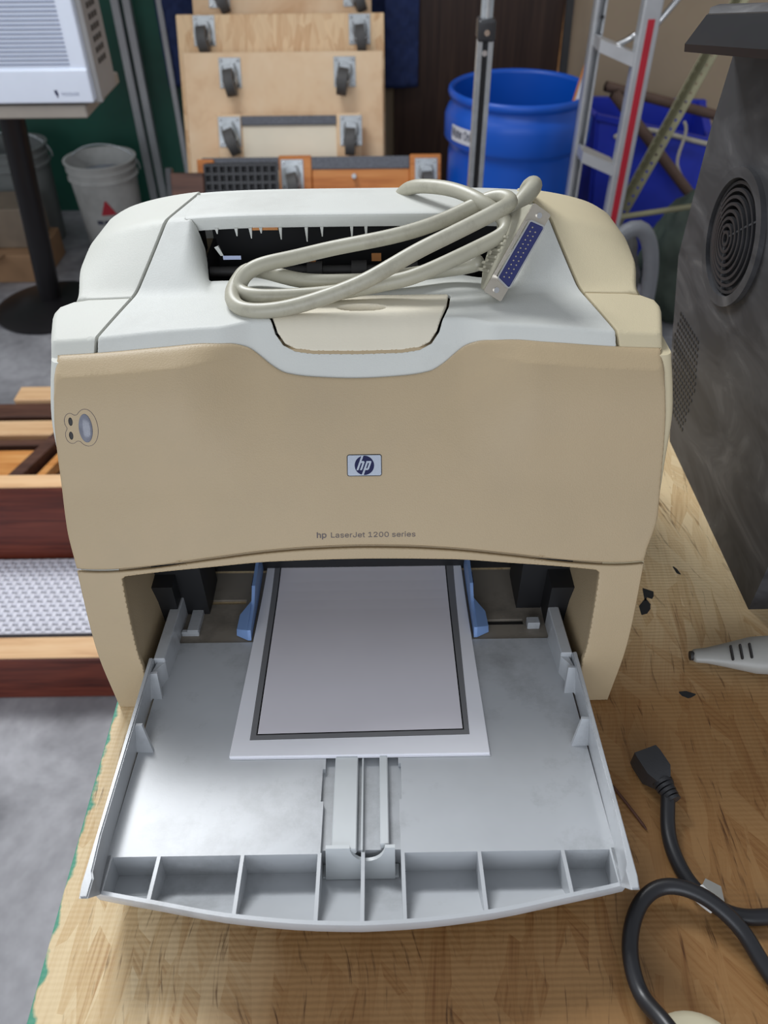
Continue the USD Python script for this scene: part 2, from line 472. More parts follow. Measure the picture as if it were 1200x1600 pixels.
    if ridge:
        nodes['wv'] = ('wave_texture', {'wave_type': 'bands', 'bands_direction': 'y', 'scale': 95.0, 'distortion': 1.2, 'detail': 2.0, 'detail_scale': 1.5})
        nodes['b'] = ('bump', {'strength': .11, 'distance': .0012})
        links += [('g.position', 'wv.vector'), ('wv.fac', 'b.height'), ('b.normal', 'p.normal')]
    M[name] = usdkit.material(stage, '/World/Looks/' + name, nodes, links, surface='p.BSDF')


osb('bench_osb', lin((226, 202, 160)), lin((212, 182, 136)), lin((178, 138, 94)), stain_shade=((.40, .28, .18), -.03, .07), teal=(lin((46, 150, 126)), -.187))
osb('dolly_osb', lin((240, 206, 162)), lin((226, 184, 138)), lin((200, 150, 104)), ridge=False, size=1.6)

# dusty, scuffed black housing
_n = {'g': ('geometry', {}), 'm': ('mapping', {'scale': (1, .6, 1.6), 'rotation': (.6, 0, 0)}), 'n': ('noise_texture', {'scale': 14.0, 'detail': 5.0, 'roughness': .55, 'distortion': 1.6}),
      'r': ('rgb_ramp', {'ramp': [(.38, lin((56, 56, 58))), (.58, lin((74, 74, 76))), (.76, lin((108, 107, 107)))]}), 'p': ('principled_bsdf', {'roughness': .55, 'specular_ior_level': .3})}
M['dusty_black'] = usdkit.material(stage, '/World/Looks/dusty_black', _n, [('g.position', 'm.vector'), ('m.vector', 'n.vector'), ('n.fac', 'r.fac'), ('r.color', 'p.base_color')], surface='p.BSDF')
# concrete
_n = {'g': ('geometry', {}), 'n': ('noise_texture', {'scale': 3.2, 'detail': 9.0, 'roughness': .62, 'distortion': .5}), 'n2': ('noise_texture', {'scale': 30.0, 'detail': 5.0}), 'r2': ('rgb_ramp', {'ramp': [(.3, (.3, .3, .3)), (.7, (.7, .7, .7))]}),
      'r': ('rgb_ramp', {'ramp': [(.34, lin((118, 117, 120))), (.52, lin((150, 149, 152))), (.68, lin((172, 171, 174)))]}),
      'x': ('mix_color', {'blend_type': 'overlay', 'fac': .25}), 'b': ('bump', {'strength': .15, 'distance': .004}), 'p': ('principled_bsdf', {'roughness': .6})}
M['concrete'] = usdkit.material(stage, '/World/Looks/concrete', _n, [('g.position', 'n.vector'), ('g.position', 'n2.vector'), ('n.fac', 'r.fac'), ('r.color', 'x.a'), ('n2.fac', 'r2.fac'), ('r2.color', 'x.b'), ('x.result', 'p.base_color'), ('n2.fac', 'b.height'), ('b.normal', 'p.normal')], surface='p.BSDF')

# ================================================================== THE ROOM
FZ = -H
WY = 3.45


def struct(name, mesh, m, label, smooth=35):
    return single(name, mesh, m, label, None, (0, 0, 0), kind='structure', smooth=smooth)


struct('floor', box(-4.0, 3.5, -2.5, WY + .1, FZ - .1, FZ), 'concrete', 'grey worn concrete workshop floor')
struct('wall_back', box(-4.0, 3.5, WY, WY + .1, FZ, 2.2), 'wall_beige', 'beige painted back wall')
d1 = thing('door_1', 'green glazed sliding door with aluminium frame in the back wall', None, (-1.6, WY, FZ), kind='structure')
part('pane', box(-2.9, -.2, WY - .02, WY - .002, FZ, 1.2), 'door_green', d1)
for x0, x1 in ((-1.045, -1.012), (-.998, -.966), (-.862, -.838), (-2.93, -2.89), (-.2, -.16)):
    part('frame_bar', cham(x0, x1, WY - .055, WY - .015, FZ, 1.2, .003), 'aluminium', d1)

# ================================================================== THE WORKBENCH
TX0, TX1, TY0, TY1 = -.1865, 1.15, -.75, .5
wb = thing('workbench', 'workbench topped with pressed strand board, teal paint along its edge', 'workbench', (.4, 0, FZ))
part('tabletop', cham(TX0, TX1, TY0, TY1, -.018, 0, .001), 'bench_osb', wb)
for y in (TY0 + .05, TY1 - .05):
    part('rail', box(TX0 + .06, TX1 - .02, y - .02, y + .02, -.108, -.018), 'pine', wb)
for x in (TX0 + .12, TX1 - .08):
    for y in (TY0 + .05, TY1 - .05):
        part('leg', box(x - .045, x + .045, y - .02, y + .02, FZ, -.108), 'pine', wb)

# ================================================================== THE PRINTER
pr = thing('printer', 'yellowed beige laser printer with open paper tray on the workbench', 'printer', (0, .1, 0))


def prof(z):
    return .247 * z + 1.45 * z * z


def front(off=0.0):
    def f(u, v):
        dy = .247 + 2.9 * v
        L = np.sqrt(1 + dy * dy)
        return np.c_[u, prof(v) - off / L, v + off * dy / L]
    return f


def side_w(z):
    return PchipInterpolator([0, .0116, .0455, .1065, .132, .168, .195, .21, .2255, .24], [.1825, .1845, .1912, .1985, .2025, .2040, .2030, .2018, .2020, .2025])(z)


def body_w(z):
    return PchipInterpolator([0, .0455, .1065, .14, .168, .19, .215, .24], [.1822, .1920, .2020, .2090, .2125, .2140, .2125, .2105])(z)


def sym(pts):
    """mirror a half outline given as (|x|, z)"""
    k = np.array([p[0] for p in pts]); v = np.array([p[1] for p in pts]); return PchipInterpolator(k, v)


wave = sym([(0, .2118), (.03, .2128), (.049, .2150), (.058, .2188), (.066, .2238), (.0745, .2288), (.088, .2325), (.105, .2335), (.13, .2322), (.18, .2294), (.215, .2284)])
pbot = sym([(0, .1189), (.03, .1183), (.061, .1166), (.105, .1122), (.15, .1072), (.18, .1056), (.205, .1072)])
otop = sym([(0, .1102), (.061, .1092), (.105, .1062), (.1416, .1034), (.172, .1002)])
xs = np.linspace(-.2022, .2062, 161)
top = [(x, float(wave(abs(x)))) for x in xs]
zz = np.linspace(.2260, .109, 26)
panel_poly = Polygon(top[::-1] + [(-float(side_w(z)) - .0002 * float(smoothstep(z, .110, .135)), z) for z in zz] + [(x, float(pbot(abs(x)))) for x in np.linspace(-.1985, .1985, 81)] + [(float(side_w(z)) + .0036 * float(smoothstep(z, .110, .135)), z) for z in zz[::-1]]).buffer(0)


def swell(u, v):
    return .0155 * smoothstep(np.abs(u), .066, .122) * smoothstep(v, .150, .218)


def panel_map(u, v):
    P = front(0)(u, v)
    b = swell(u, v)
    fold = .0100 * smoothstep(np.abs(u), .080, .120) * np.clip((v - (wave(np.minimum(np.abs(u), .215)) - .0088)) / .0088, 0, 1)
    P[:, 1] -= b - fold
    return P


def panel_r(u, v):
    a = smoothstep(np.abs(u), .062, .10)
    near_top = smoothstep(v, wave(np.abs(u)) - .02, wave(np.abs(u)) - .012)
    return .0014 + .0022 * a * near_top


fu, fo = np.meshgrid(np.arange(-.202, .206, .0035), (.0112, .0100, .0092, .0086, .0078, .0062, .0046, .0032))
foldx = np.c_[fu.ravel(), wave(np.minimum(np.abs(fu.ravel()), .215)) - fo.ravel()]
fp = part('front_panel', sheet(panel_poly, panel_map, .004, panel_r, .0032, extra=foldx), 'front_plastic', pr, 'yellowed front panel with a wavy top edge')

# lower frame: arch band and two legs
half = [(float(side_w(z)), z) for z in np.linspace(.1055, .001, 24)]
inner = [(.1585, .001), (.160, .036), (.1622, .046), (.1648, .073), (.1672, .0995)]
arch = [(x, float(otop(abs(x)))) for x in np.linspace(.165, -.165, 61)]
lo = [(x, float(pbot(abs(x))) - .0016) for x in np.linspace(-.1985, .1985, 81)]
frame_poly = Polygon(lo + half + inner + arch + [(-x, z) for x, z in inner[::-1]] + [(-x, z) for x, z in half[::-1]]).buffer(0)
part('lower_frame', sheet(frame_poly, front(0), .004, .0012, .004), 'front_plastic', pr, 'yellowed frame with two legs around the paper opening')


# body core, lofted outline by outline, hollowed for the paper path
def loft_body(inset, z0, z1, n=44, bump=0.0):
    rings = []
    zs = np.linspace(z0, z1, n)
    for z in zs:
        w = float(body_w(z)) - inset; y0 = float(prof(z)) + .0045 - bump * float(smoothstep(z, .150, .218)); y1 = .325
        pts = []
        wl_ = w - .0060 * float(smoothstep(z, .05, .17))
        for cx, cy, a0, r in ((-wl_, y0, 180, .006), (w, y0, 270, .006), (w, y1, 0, .02), (-wl_, y1, 90, .02)):
            sx, sy = (1 if cx < 0 else -1), (1 if cy == y0 else -1)
            for a in np.radians(np.linspace(a0, a0 + 90, 7)):
                pts.append((cx + sx * r + r * math.cos(a), cy + sy * r + r * math.sin(a), z))
        rings.append(pts)
    k = len(rings[0]); v = np.array(rings).reshape(-1, 3); f = []
    for i in range(n - 1):
        for j in range(k):
            a, b = i * k + j, i * k + (j + 1) % k
            f += [(a, b, b + k), (a, b + k, a + k)]
    v = np.vstack([v, v[:k].mean(0), v[-k:].mean(0)])
    for j in range(k):
        f += [(len(v) - 2, (j + 1) % k, j), (len(v) - 1, (n - 1) * k + j, (n - 1) * k + (j + 1) % k)]
    return MF(manifold3d.Mesh(v.astype(np.float32), np.array(f, np.uint32)))


core = loft_body(0, .0, .2250)
core_side = loft_body(0, .0, .2250, bump=.0140)
open_poly = Polygon([(-.158, -.01), (-.160, .036), (-.1648, .073), (-.1672, .0995)] + [(-x, z) for x, z in arch] + [(.1672, .0995), (.1648, .073), (.160, .036), (.158, -.01)]).buffer(0)
cut = mextrude(open_poly.buffer(.0018, join_style=2), 0, .30)      # along z, turned to run along y
cut = cut.transform(np.array([[1, 0, 0, 0], [0, 0, 1, -.05], [0, 1, 0, 0]], float))
core = core - cut - mbox(-.122, .122, .218, .305, .19, .25)
core_side = core_side - cut
left = core_side ^ mbox(-.3, -.170, -.1, .4, -.1, .3)
right = core_side ^ mbox(.170, .3, -.1, .4, -.1, .3)
mid = core ^ mbox(-.1698, .1698, -.1, .4, -.1, .3)
part('body', mid, 'front_plastic', pr)
part('side_cover', left, 'side_plastic', pr, 'pale side cover on the left')
part('side_cover', right, 'yellowed_plastic', pr, 'yellowed side cover on the right')


# top surface
def arch_h(x):
    return .2335 + .0362 * np.sqrt(np.maximum(1 - (np.abs(x) / .2165) ** 4, 0))


def lip_z(x):
    return wave_lip(np.minimum(np.abs(x), .2))


wave_lip = PchipInterpolator([0, .05, .09, .13, .18, .22], [.2400, .2400, .2396, .2380, .2345, .2330])


def lip_off(x):
    return .004 - .007 * smoothstep(np.abs(x), .070, .095)


def hump(x, y):
    A = arch_h(x) - .06 * np.maximum(y - .262, 0)
    t = np.clip((y - .186) / .072, 0, 1)
    t = np.where(t < .2, t * t / .4, t - .1) / .9
    t = np.where(t > .93, .93 + (t - .93) * .5, t) / .965
    return .237 + (A - .237) * np.clip(t, 0, 1)


def inner_x(y):
    return .1108 + .19 * np.clip(y - .212, -.03, .04)


def outer_x(y):
    return .1364 - .11 * np.clip(y - .182, 0, .08)


def top_h(x, y, recess=True):
    zl = lip_z(x); yl = prof(zl) + lip_off(x)
    plate = zl + (.237 - zl) * np.clip((y - yl) / np.maximum(.187 - yl, 1e-3), 0, 1)
    h = np.where(y > .186, hump(x, y), plate)
    if recess:
        floor_ = .237 - .004 * smoothstep(y, .187, .222)
        q = np.clip((np.abs(x) - inner_x(y)) / (outer_x(y) - inner_x(y)), 0, 1)
        S = 1 - (1 - q) ** 2.3
        h = np.where(y > .186, floor_ + (h - floor_) * S, h)
    return h


def top_map(recess=True, a=.0026, lift=0.0, rear=None):
    def f(u, t):
        zl = lip_z(u); off = lip_off(u); yl = prof(zl) + off

        def skirt(s):
            z = zl + s * .77
            return np.c_[u, prof(z) + off, z]

        def plate(s):
            y = yl + s
            return np.c_[u, y, top_h(u, y, recess) + lift]
        s = np.clip((t + a) / (2 * a), 0, 1)[:, None]
        corner = np.c_[u, yl, zl + lift]
        bez = (1 - s) ** 2 * skirt(np.full_like(t, -a)) + 2 * s * (1 - s) * corner + s * s * plate(np.full_like(t, a))
        P = np.where((t < -a)[:, None], skirt(t), np.where((t > a)[:, None], plate(t), bez))
        return P
    return f


def yt(y, x):        # plate coordinate t for a depth y
    return y - float(prof(lip_z(np.array([x]))[0]) + lip_off(np.array([x]))[0])


def seam(y):
    return .1775 - .246 * (y - .128)


G = .0007
sy = np.linspace(.136, .318, 40)
sk = [(x, -(float(lip_z(np.array([x]))[0]) - (float(wave(abs(x))) - .0085 - .004 * float(smoothstep(abs(x), .07, .1)))) / .77) for x in np.linspace(-.1765 + G, .1765 - G, 121)]
cov = Polygon(sk + [(seam(y) - G, yt(y, seam(y))) for y in sy] + [(-seam(y) + G, yt(y, seam(y))) for y in sy[::-1]]).buffer(0)
hole = Polygon([(-inner_x(np.array(.222)), yt(.222, .11)), (inner_x(np.array(.222)), yt(.222, .11)), (.1192, yt(.2560, .12)), (.1310, yt(.2562, .12)), (.1310, yt(.33, .12)), (-.1310, yt(.33, .12)), (-.1310, yt(.2562, .12)), (-.1192, yt(.2560, .12))])
fl_t0 = -(.2385 - .2222) / .77
flap_half = [(.0, fl_t0), (.03, fl_t0 + .0005), (.042, fl_t0 + .0022), (.0495, fl_t0 + .006), (.0545, fl_t0 + .013), (.0588, .006), (.0625, .020), (.0648, .036), (.0652, yt(.1855, 0))]
flap_poly = Polygon(flap_half + [(-x, t) for x, t in flap_half[::-1]]).buffer(0).buffer(-.0015).buffer(.0015)
cover_poly = cov.difference(hole).difference(flap_poly.buffer(.0016))
ey, ex = np.meshgrid(np.arange(yt(.183, .12), yt(.262, .12), .0012), np.r_[np.arange(-.139, -.1095, .0013), np.arange(.1095, .139, .0013)])
ey2, ex2 = np.meshgrid(np.arange(yt(.2525, .12), yt(.258, .12), .0007), np.arange(-.13, .13, .003))
lx, ly = np.meshgrid(np.arange(-.215, .2151, .0025), (-.0034, -.0026, -.0017, -.0009, 0, .0009, .0017, .0026, .0034))
lipx = np.c_[lx.ravel(), ly.ravel()]
extra = np.vstack([np.c_[ex.ravel(), ey.ravel()], lipx])


def cover_th(u, t):
    y = t + prof(lip_z(u)) + lip_off(u)
    return .0025 + .0085 * smoothstep(y, .250, .2545) * (np.abs(u) < .1375)


# bridge across the back of the recess
bxs = np.linspace(-.1318, .1318, 41)
rings = []
for x in bxs:
    hz = lambda y: float(hump(np.array(x), np.array(y)))
    zt0 = hz(.258)
    sec = [(.2585, zt0 - .0112), (.2562, zt0 - .0030), (.2566, zt0 - .0010), (.2585, zt0)] + [(y, hz(y)) for y in (.264, .272, .282, .292, .302, .312)] + [(.318, hz(.318) - .002), (.319, hz(.318) - .02), (.262, zt0 - .0112)]
    rings.append([(x, y, z) for y, z in sec])
nk = len(rings[0]); bv = np.array(rings).reshape(-1, 3); bf = []
for i in range(len(bxs) - 1):
    for j in range(nk):
        a, b = i * nk + j, i * nk + (j + 1) % nk
        bf += [(a, b, b + nk), (a, b + nk, a + nk)]
for j in range(1, nk - 1):
    bf += [(0, j + 1, j), (len(bv) - nk, len(bv) - nk + j, len(bv) - nk + j + 1)]
bridge = trimesh.Trimesh(bv, bf, process=False)
if bridge.volume < 0:
    bridge.invert()
part('top_cover', cat_([sheet(cover_poly, top_map(True), .004, .0009, .0025, extra=extra), bridge]), 'white_plastic', pr, 'pale grey top cover with the output bin recess', smooth=40)


def grip_map(u, t):
    P = top_map(False, .011, .0012)(u, t)
    e = ((u - .0032) / .0168) ** 2 + ((t - .0165) / .0056) ** 2
    P[:, 2] -= .0042 * smoothstep(1.12 - e, 0, .5)
    return P


gy, gx = np.meshgrid(np.arange(.008, .026, .0009), np.arange(-.017, .023, .0012))
part('tray_flap', sheet(flap_poly, grip_map, .0035, .0012, .0025, extra=np.c_[gx.ravel(), gy.ravel()]), 'flap_plastic', pr, 'cream flap with an oval finger grip', smooth=40)

part('flap_gap_shade', box(-.075, .075, .150, .186, .2262, .2276), 'inner_black', pr)  # black plate added under the flap so the gap around it looks shaded
# shoulders and rear corner covers
for s, m_, lb in ((-1, 'side_plastic', 'pale'), (1, 'yellowed_plastic', 'yellowed')):
    ys = np.linspace(.136, .1855, 14)
    inn = [(seam(y) + G, yt(y, .2)) for y in ys]
    skb = -.0125 / .77
    xo = [(.2075, skb), (.2075, 0.0), (.2105, .012), (.2145, yt(.163, .2)), (.2152, yt(.170, .2)), (.2135, yt(.178, .2)), (.2045, yt(.1855, .2))]
    poly = Polygon([(seam(.13) + G, skb)] + xo + inn[::-1]).buffer(0)
    poly = affinity.scale(poly, s, 1, origin=(0, 0)) if s < 0 else poly

    def sh_r(u, v):
        return .0009 + .0030 * smoothstep(np.abs(u), .192, .204)
    part('shoulder_cover', sheet(poly, top_map(False), .004, sh_r, .006, lin=.0015, extra=lipx), m_, pr, lb + ' front shoulder cover', smooth=40)
    ys = np.linspace(.1867, .318, 24)
    wv = lambda y: .2042 + .0085 * smoothstep(y, .187, .235)
    poly = Polygon([(seam(y) + G, yt(y, .2)) for y in ys] + [(wv(y), yt(y, .2)) for y in ys[::-1]]).buffer(0)
    poly = affinity.scale(poly, s, 1, origin=(0, 0)) if s < 0 else poly

    def rc_r(u, v):
        return .0009 + .0036 * smoothstep(np.abs(u), .190, .203)
    part('rear_cover', sheet(poly, top_map(False), .004, rc_r, .010, lin=.0015), m_, pr, lb + ' rounded rear corner cover', smooth=40)

rp = Polygon([(-.2085, .20), (.2085, .20)] + [(x, float(arch_h(np.array(x))) - .006) for x in np.linspace(.2085, -.2085, 41)])
part('rear_panel', mextrude(rp, 0, .006).transform(np.array([[1, 0, 0, 0], [0, 0, -1, .325], [0, 1, 0, 0]], float)), 'white_plastic', pr)
# output slot: dark cavity with its small fittings
sl = part('output_slot', [box(-.121, .121, .298, .302, .192, .262), box(-.121, .121, .216, .30, .190, .194), box(-.1215, -.119, .216, .30, .192, .2335), box(.119, .1215, .216, .30, .192, .2335), box(-.1290, -.1275, .243, .30, .19, .2540), box(.1275, .1290, .243, .30, .19, .2540)], 'inner_black', pr, 'black output slot behind the cover')
part('roller_shaft', [cyl((-.118, .252, .226), (.118, .252, .226), .004)] + [cyl((x - .006, .252, .226), (x + .006, .252, .226), .0075) for x in (-.08, -.035, .0, .04, .085)], 'inner_dark', sl)
for k, x in enumerate((-.109, -.094, -.083, -.075, -.060, -.040, -.028, -.005, .006)):
    ln = .004 + .004 * (k % 3) / 2 + (.003 if k > 3 else 0)
    part('guide_finger', MF.hull_points(np.array([(x - .0012, .256, .259), (x + .0012, .256, .259), (x - .0012, .264, .259), (x + .0012, .264, .259), (x - .0004, .257, .2585 - ln), (x + .0004, .257, .2585 - ln)])), 'white_plastic', sl)
part('paper_label', box(-.106, -.092, .2505, .2512, .2365, .2395), 'label_blue', sl)
part('white_clip', MF.hull_points(np.array([(-.112, .252, .246), (-.109, .252, .247), (-.108, .252, .239), (-.1055, .252, .239), (-.109, .256, .246), (-.107, .256, .239)])), 'white_plastic', sl)
part('copper_tab', [box(.010, .0175, .2515, .253, .2335, .2395), box(-.04, -.034, .2515, .253, .2335, .2355)], 'copper', sl)
part('copper_strip', box(-.082, -.062, .258, .264, .2565, .2585), 'copper', sl)

# logo badge
fm = front(.0)


def on_front(m, x0, z0, off=.0003, sx=1.0, sz=1.0):
    """bends a flat mesh (x right, y up, z out) onto the front panel, its origin at (x0, z0)"""
    m = tm(m).copy(); v = np.array(m.vertices)
    z = z0 + v[:, 1] * sz * .80
    x = x0 + v[:, 0] * sx
    g = lambda q: prof(q) - swell(x, q)
    dy = (g(z + 3e-4) - g(z - 3e-4)) / 6e-4; L = np.sqrt(1 + dy * dy); n = v[:, 2] + off
    m.vertices = np.c_[x, g(z) - n / L, z + n * dy / L]
    return m


bw, bh = .0114, .0070
bp = sbox(-bw, -bh, bw, bh).buffer(-.0012).buffer(.0012)
bx, bz = .0036, .1653
bd = part('logo_badge', on_front(extrude(bp, 0, .0009), bx, bz, 0), 'silver', pr, 'silver maker badge')
part('badge_rim', on_front(extrude(bp.buffer(.0005).difference(bp), 0, .0004), bx, bz, 0), 'inner_dark', bd)
D = .0066


def sheared(*rects):
    g = shapely.union_all([sbox(*r) for r in rects])
    return affinity.affine_transform(g, [D, .36 * D, 0, D, 0, 0])


hh = sheared((-.66, -.50, -.44, 1.2), (-.5, .24, -.16, .46), (-.30, -.50, -.08, .38))
pp = sheared((.06, -1.2, .28, .46), (.2, .24, .56, .46), (.40, -.42, .62, .38), (.2, -.50, .56, -.30))
disc = Point(0, 0).buffer(D, 48).intersection(sbox(-bw, -bh, bw, bh))
part('emblem_disc', on_front(extrude(disc.difference(hh.union(pp)), 0, .0003), bx, bz, .0009), 'navy', bd, 'navy roundel with slanted letters cut through')


def poly_text(text, height, bold=False):
    return meshkit.text_mesh(text, height, .0002, bold)


t1 = poly_text('hp', .0040, True); t2 = poly_text('LaserJet 1200 series', .0037)
w1 = t1.bounds[1][0]; w2 = t2.bounds[1][0]
sx2 = (.0687 - .0072 - .0026) / w2
lt1 = on_front(t1, -.0306, .12385, .0001, sx=.0072 / w1)
lt2 = on_front(t2, -.0306 + .0098, .12385, .0001, sx=sx2)
part('model_lettering', [lt1, lt2], 'letter_grey', pr, 'small grey model lettering', smooth=False)

# status button
bc = (-.1818, .1920)


def ell(cx, cz, a, b, n=24):
    return affinity.scale(Point(0, 0).buffer(1, n), a, b, origin=(0, 0)), cx, cz


def dome_on(cx, cz, a, b, hgt):
    pl = trimesh.creation.icosphere(subdivisions=3)
    v = np.array(pl.vertices); v[:, 2] = np.where(v[:, 2] < 0, v[:, 2] * .2, v[:, 2])
    pl.vertices = v * np.array([a, b / .8, hgt])
    return on_front(pl, cx, cz, 0)


ol = shapely.union_all([affinity.translate(affinity.scale(Point(0, 0).buffer(1, 32), a, b / .8, origin=(0, 0)), x - bc[0], (z - bc[1]) / .8) for x, z, a, b in ((-.1816, .1922, .0078, .0113), (-.1918, .1962, .0042, .0050), (-.1922, .1877, .0042, .0050))]).buffer(.002).buffer(-.004).buffer(.002)
part('button_outline', on_front(extrude(ol.difference(ol.buffer(-.0003)), 0, .00015), bc[0], bc[1], 0), 'letter_grey', pr)
part('status_button', dome_on(-.1822, .1920, .0046, .0087, .0016), 'button_grey', pr, 'grey translucent oval button')
for x, z in ((-.1918, .1962), (-.1925, .1877)):
    part('status_lamp', dome_on(x, z, .0014, .0025, .0004), 'inner_dark', pr, 'small dark status lamp')

# ---- paper tray (slopes up towards the front)
TH = math.atan(.1486)
TV = np.array([0, -math.cos(TH), math.sin(TH)]); TN = np.array([0, math.sin(TH), math.cos(TH)]); TO = np.array([0, .0242, .0346])
TR = np.c_[[1, 0, 0], TV, TN]


def tray(m):
    m = tm(m).copy()
    v = np.array(m.vertices)
    if v[:, 1].min() < -.075:      # deep inside the paper path levels out
        m = trimesh.Trimesh(*trimesh.remesh.subdivide_to_size(v, m.faces, .016, max_iter=20))
        v = np.array(m.vertices)
        v[:, 2] += 1.05 * np.minimum(v[:, 1] + .06, 0) ** 2
        m.vertices = v
    m.vertices = TO + np.array(m.vertices) @ np.array([[1, 0, 0], TV, TN])
    if np.linalg.det(np.array([[1, 0, 0], TV, TN])) < 0:
        m.invert()
    return m


def tbox(x0, x1, v0, v1, n0, n1, c=0.0006):
    return cham(x0, x1, v0, v1, n0, n1, min(c, abs(x1 - x0) * .3, abs(v1 - v0) * .3, abs(n1 - n0) * .3))


arcp = PchipInterpolator([0, .024, .0705, .1186, .1505, .16], [.1945, .1937, .1892, .1802, .1738, .1715])
FN = -.020
plate = Polygon([(-.153, -.032), (.153, -.032), (.1515, .15), (-.1515, .15)])
slab = mextrude(plate, FN - .006, FN)
lipo = Polygon([(-.1520, .148), (.1520, .148)] + [(x, float(arcp(abs(x)))) for x in np.linspace(.152, -.152, 61)])
for a_, b_ in zip(np.linspace(-.152, .152, 25)[:-1], np.linspace(-.152, .152, 25)[1:]):
    va, vb = float(arcp(abs(a_))), float(arcp(abs(b_)))
    slab = slab + MF.hull_points(np.array([(x, v, n) for x, vv in ((a_, va), (b_, vb)) for v, n in ((.141, FN), (.141, FN - .022), (.160, FN - .022), (vv - .007, FN - .020), (vv - .0018, FN - .010), (vv, FN - .0030), (vv, FN))]))
ribx = [-.152, -.1205, -.0708, -.0250, .0009, .0246, .0702, .1200, .152]
for a, b in zip(ribx[:-1], ribx[1:]):
    a2, b2 = a + (.0011 if abs(a) < .15 else .004), b - (.0011 if abs(b) < .15 else .004)
    xs_ = np.linspace(a2, b2, 13)
    v0 = .1512 if not (-.03 < a < .02) else .1462
    outl = [(a2, v0), (b2, v0)] + [(x, float(arcp(abs(x))) - .0024) for x in xs_[::-1]]
    # floor of the pocket: deep at the step, rising to the lip
    pts = []
    for x, v in outl:
        zf = FN - .0195 if v < .155 else FN - .0052
        pts += [(x, v, zf), (x, v, FN + .005)]
    mids = [(x, .164, FN - .0185) for x in (a2, b2)]
    slab = slab - MF.hull_points(np.array(pts + mids))
chan = mbox(-.0245, .0237, .03, .1505, FN - .0045, FN + .01) + mbox(-.0262, -.02, .090, .115, FN - .0045, FN + .01) + mbox(.02, .0253, .086, .114, FN - .0045, FN + .01)
slab = slab - chan
tr_ = part('paper_tray', tray(slab), 'tray_plastic', pr, 'grey-white open paper tray', smooth=30)
for s in (-1, 1):
    # side wall, slightly drawn in towards the front
    a0, a1 = .1578 + (.0006 if s > 0 else 0), .1522
    ow = [(-.158 if s < 0 else .158, .004), (s * .1535, .180), (s * .1525, .1875), (s * .1478, .1875), (s * .1480, .176), (s * .1497, .172), (s * .1514, .150), (s * .1545, .004)]
    wl = Polygon(ow)
    base = mextrude(wl, FN - .006, -.0012) + mextrude(wl.buffer(-.0007), -.0014, 0) + (MF.hull_points(np.array([(s * x, v, n) for v, n in ((.150, FN - .020), (.168, FN - .016), (.184, FN - .004), (.1865, FN), (.150, FN)) for x in (.1525 - .0005 * (v > .17), .1492 - .001 * (v > .17))])))
    base = base.trim_by_plane([0, -.8115, .5843], -.1885 * .8115)
    part('tray_wall', tray(base), 'tray_plastic', tr_, smooth=30)
    # inner rail with a slot at its end
    rail = tbox(min(s * .1545, s * .1462), max(s * .1545, s * .1462), -.079, .005, FN - .004, -.0006) - mbox(*(lambda q: (q[0], q[1]))(sorted((s * .1520, s * .1492))), -.074, -.054, -.006, .01)
    gus = MF.hull_points(np.array([(s * .1462, -.03, FN), (s * .1462, -.03, -.006), (s * .1442, -.03, FN), (s * .1545, .030, FN), (s * .1545, .018, -.004), (s * .1462, .006, FN), (s * .1462, .005, -.004), (s * .1545, .004, FN)]))
    part('tray_rail', tray(rail + gus), 'tray_plastic', tr_, smooth=30)
    for v0, ln in ((.0640, .0125), (.016, .0085)):
        x0 = s * (.1540 if v0 > .05 else .1548)
        x1 = x0 - s * ln
        part('tray_hook', tray(MF.hull_points(np.array([(x0, v0, -.003), (x0, v0 + .002, -.003), (x0 - s * .006, v0 + .001, -.0015), (x0 - s * .006, v0 + .003, -.0015), (x1, v0 + .008, FN), (x1, v0 + .0105, FN), (x0, v0 + .006, FN), (x0, v0 + .010, FN)]))), 'tray_plastic', tr_)
# slider in the centre channel
sd = part('paper_stop', tray(tbox(-.0182, -.0030, .03, .149, FN - .0040, FN + .0006) + tbox(.0112, .0166, .03, .146, FN - .0040, FN + .0008)), 'slider_plastic', tr_, 'sliding paper stop with scooped end')
tabp = Polygon([(-.0218, FN - .0185), (.0200, FN - .0185), (.0200, FN + .002)] + [(.0035 + .0105 * math.cos(a), FN + .002 - .0085 * math.sin(a)) for a in np.linspace(0, math.pi, 16)][0:] + [(-.0215, FN + .002)])
tabm = mextrude(tabp, 0, .0022).transform(np.array([[1, 0, 0, 0], [0, -.35, 1, .1470 - .35 * .018], [0, 1, 0, 0]], float))
part('stop_tab', tray(tabm), 'slider_plastic', sd)
part('stop_rib', tray(tbox(-.0004, .0008, .03, .149, FN - .004, FN)), 'slider_plastic', sd)
part('stop_foot', tray(tbox(-.0240, .0226, .1465, .1555, FN - .0195, FN - .0178)), 'slider_plastic', sd)

